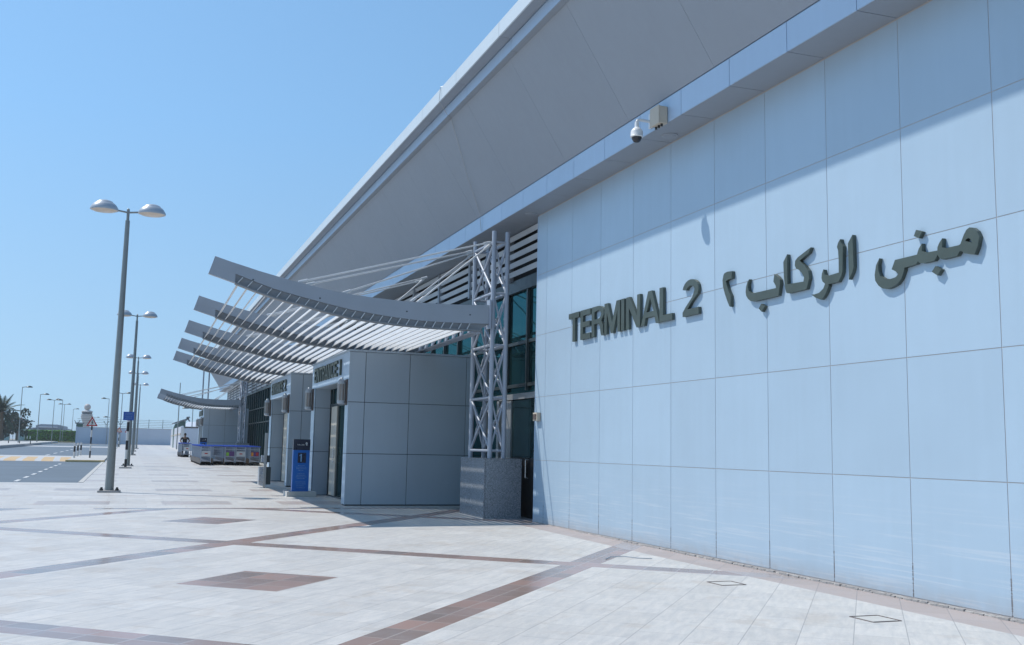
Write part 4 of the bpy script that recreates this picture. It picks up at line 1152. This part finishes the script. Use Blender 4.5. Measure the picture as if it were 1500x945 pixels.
# pale screens at far left
for n, (a, b) in enumerate(((-24.6, -22.7), (-21.5, -20.0))):
    t = thing('screen_wall', ((a+b)/2, 225, zg(225)), ('pale blue-green screen wall at the extreme left edge', 'pale blue-green screen wall between the warning signs and the hedge')[n], 'screen wall')
    MB().box(a, b, 225, 225.2, .8, 3.75).build('panel', M['fglass'], t); MB().box(a-.1, a, 224.95, 225.25, .8, 3.85).build('post', M['alu'], t); MB().box(b, b+.1, 224.95, 225.25, .8, 3.85).build('post', M['alu'], t)
t = thing('railing', (-13.2, 141, .8), 'low rail on posts along the far left pavement', 'railing')
rl = MB(); 
for i in range(4): rl.tube((-15.5+1.25*i, 141, .75), (-15.5+1.25*i, 141, 1.15), .06, n=6)
rl.build('posts', M['frame'], t); MB().box(-16, -11.9, 140.9, 141.1, 1.1, 1.2).build('rail', M['pole'], t)

# ------------------------------------------------------------------ HEDGE, PALM, TREES
def leaves(mb, n, fn, s):
    for _ in range(n):
        p = Vector(fn()); a = Vector((random.gauss(0,1), random.gauss(0,1), random.gauss(0,1))).normalized()
        b = a.cross(Vector((random.gauss(0,1), random.gauss(0,1), random.gauss(0,1)))).normalized(); q = s*random.uniform(.6, 1.4)
        mb.add([p-a*q, p+b*q*.6, p+a*q, p-b*q*.6], [(0,1,2,3)])
t = thing('hedge', (-15.8, 240, zg(240)), 'long clipped green hedge at left in front of the far hangar', 'hedge')
x0, x1, y0_, y1_ = -21.7, -9.7, 238, 243; z0 = zg(240); zt = 3.15
mb = MB(); mb.box(x0+.2, x1-.2, y0_+.2, y1_-.2, z0, zt-.1); mb.build('core', M['leaf'], t)
mb = MB()
leaves(mb, 3200, lambda: (random.uniform(x0, x1), y0_+random.uniform(-.1, .2), random.uniform(z0, zt)), .13)
for _ in range(5200):
    p = Vector((random.uniform(x0, x1), random.uniform(y0_, y1_), zt+random.gauss(0, .07))); a = random.uniform(0, 6.28); q = random.uniform(.1, .22)
    u_ = Vector((cos(a)*q, sin(a)*q, random.gauss(0, .05))); w_ = Vector((-sin(a)*q*.7, cos(a)*q*.7, random.gauss(0, .05)))
    mb.add([p-u_, p+w_, p+u_, p-w_], [(0,1,2,3)])
leaves(mb, 500, lambda: (x1+random.uniform(-.1, .1), random.uniform(y0_, y1_), random.uniform(z0, zt)), .15)
mb.build('foliage', M['hedge'], t)
def palm(x, y, H, label):
    z = zg(y); t = thing('palm_tree', (x, y, z), label, 'palm tree')
    MB().lathe((x, y, z), [(.35, 0), (.28, .5), (.25, H*.5), (.26, H-.5), (.35, H-.1), (.2, H+.2)], 10).build('trunk', M['trunk'], t)
    mb = MB()
    for k in range(50):
        az = random.uniform(0, 2*pi); el = R(random.uniform(-35, 80)); L = random.uniform(3.0, 3.9)
        p = Vector((x, y, z+H)); d = Vector((cos(az)*cos(el), sin(az)*cos(el), sin(el))); side = Vector((-sin(az), cos(az), 0))
        seg = 12; v = d.copy()
        for i in range(seg):
            q = p + v*(L/seg); 
            v = (v + Vector((0, 0, -.085))).normalized()
            ll = .75*sin(pi*(i+1.2)/(seg+1.5))
            for s in (-1, 1):
                for j in range(2):
                    e = p.lerp(q, j*.5); tip = e + side*s*ll*.8 + v*ll*.55 + Vector((0, 0, -ll*.28))
                    mb.add([e-v*.05, e+v*.11, tip], [(0,1,2)])
            mb.add([p+side*.025, p-side*.025, q-side*.02, q+side*.02], [(0,1,2,3)])
            p = q
    mb.build('fronds', M['palm'], t)
palm(-19.4, 180, 4.9, 'date palm at the left edge with drooping grey-green fronds')
def tree(x, y, H, rx, rz, label, n=1500):
    z = zg(y); t = thing('tree', (x, y, z), label, 'tree', 'dark trees behind the palm')
    tr = MB(); tr.lathe((x, y, z), [(.22, 0), (.16, H*.4), (.1, H*.7)], 8)
    for k in range(5):
        a = random.uniform(0, 2*pi); tr.tube((x, y, z+H*.35), (x+cos(a)*rx*.6, y+sin(a)*rx*.6, z+H*.7), .08, .03, n=6)
    tr.build('trunk', M['trunk'], t)
    mb = MB(); cl = [(random.gauss(0, .45), random.gauss(0, .45), random.gauss(0, .42), random.uniform(.3, .5)) for _ in range(16)]
    def fn():
        c = random.choice(cl); v = Vector((random.gauss(0,1), random.gauss(0,1), random.gauss(0,1))).normalized()*c[3]*random.uniform(.7, 1)
        return (x+(c[0]+v.x)*rx, y+(c[1]+v.y)*rx, z+H-rz+(c[2]+v.z)*rz)
    leaves(mb, n, fn, .22); mb.build('crown', M['leaf'], t)
tree(-18.9, 200, 5.0, 1.9, 2.0, 'dark bushy tree at the right end of the clump beside the palm')
tree(-21.5, 203, 5.6, 2.1, 2.2, 'taller dark tree in the middle of the clump behind the palm')
tree(-23.8, 200, 5.2, 2.0, 2.2, 'dark tree at the left edge of the picture behind the palm')

# ------------------------------------------------------------------ CONTROL TOWER AND HANGAR
t = thing('control_tower', (-16.1, 420, .96), 'distant flared airport control tower with a round radome on top', 'control tower')
c = (-16.1, 420, .96)
MB().lathe(c, [(1.35, 0), (1.2, 4), (1.25, 6.4), (2.2, 9.3), (2.25, 9.6)], 16).build('shaft', M['towerwhite'], t, smooth=True)
cb = MB().lathe(c, [(1.9, 9.6), (2.15, 10.0), (2.15, 10.2)], 16).build('cab', M['towerwhite'], t)
MB().lathe(c, [(1.75, 10.2), (1.95, 11.1)], 12).build('window_band', M['tglass'], cb)
MB().lathe(c, [(2.1, 11.1), (2.1, 11.3), (1.2, 11.7)], 16).build('cab_roof', M['towerwhite'], cb)
MB().lathe(c, [(.7, 11.6)] + [(1.2*cos(R(a)), 12.95+1.25*sin(R(a))) for a in range(-55, 91, 12)], 18).build('radome', M['radome'], t, smooth=True)
t = thing('hangar', (-35, 500, 1), 'distant low blue-grey hangar behind the hedge', 'building')
hg = MB()
hg.extrude([[(-43, 0), (-27, 0), (-27, 6.3), (-29, 6.4), (-29, 7.6), (-31, 8.0), (-38, 8.1), (-40, 7.5), (-40, 6.5), (-43, 6.2)]], lambda a, b, d: (a, d, b), 500, 540)
hg.build('walls', M['hangar'], t)
MB().box(-41, -29, 499.5, 500, 3, 6.3).build('door', M['tglass'], t); MB().box(-39, -31, 499.2, 499.9, 6.6, 7.1).build('lintel', M['whitewall'], t)

# ------------------------------------------------------------------ HAZE
hz = bpy.data.materials.new('thin_haze'); hz.use_nodes = True
hn = hz.node_tree.nodes; hl = hz.node_tree.links
for n_ in list(hn):
    if n_.type != 'OUTPUT_MATERIAL': hn.remove(n_)
pv = hn.new('ShaderNodeVolumePrincipled'); pv.inputs['Color'].default_value = (.86, .93, 1, 1); pv.inputs['Density'].default_value = HAZE; pv.inputs['Anisotropy'].default_value = .3
hl.new(pv.outputs[0], hn['Material Output'].inputs['Volume'])
tag(MB().box(-2600, 2600, -80, 4100, -1.1, 17).build('haze', hz), kind='stuff')
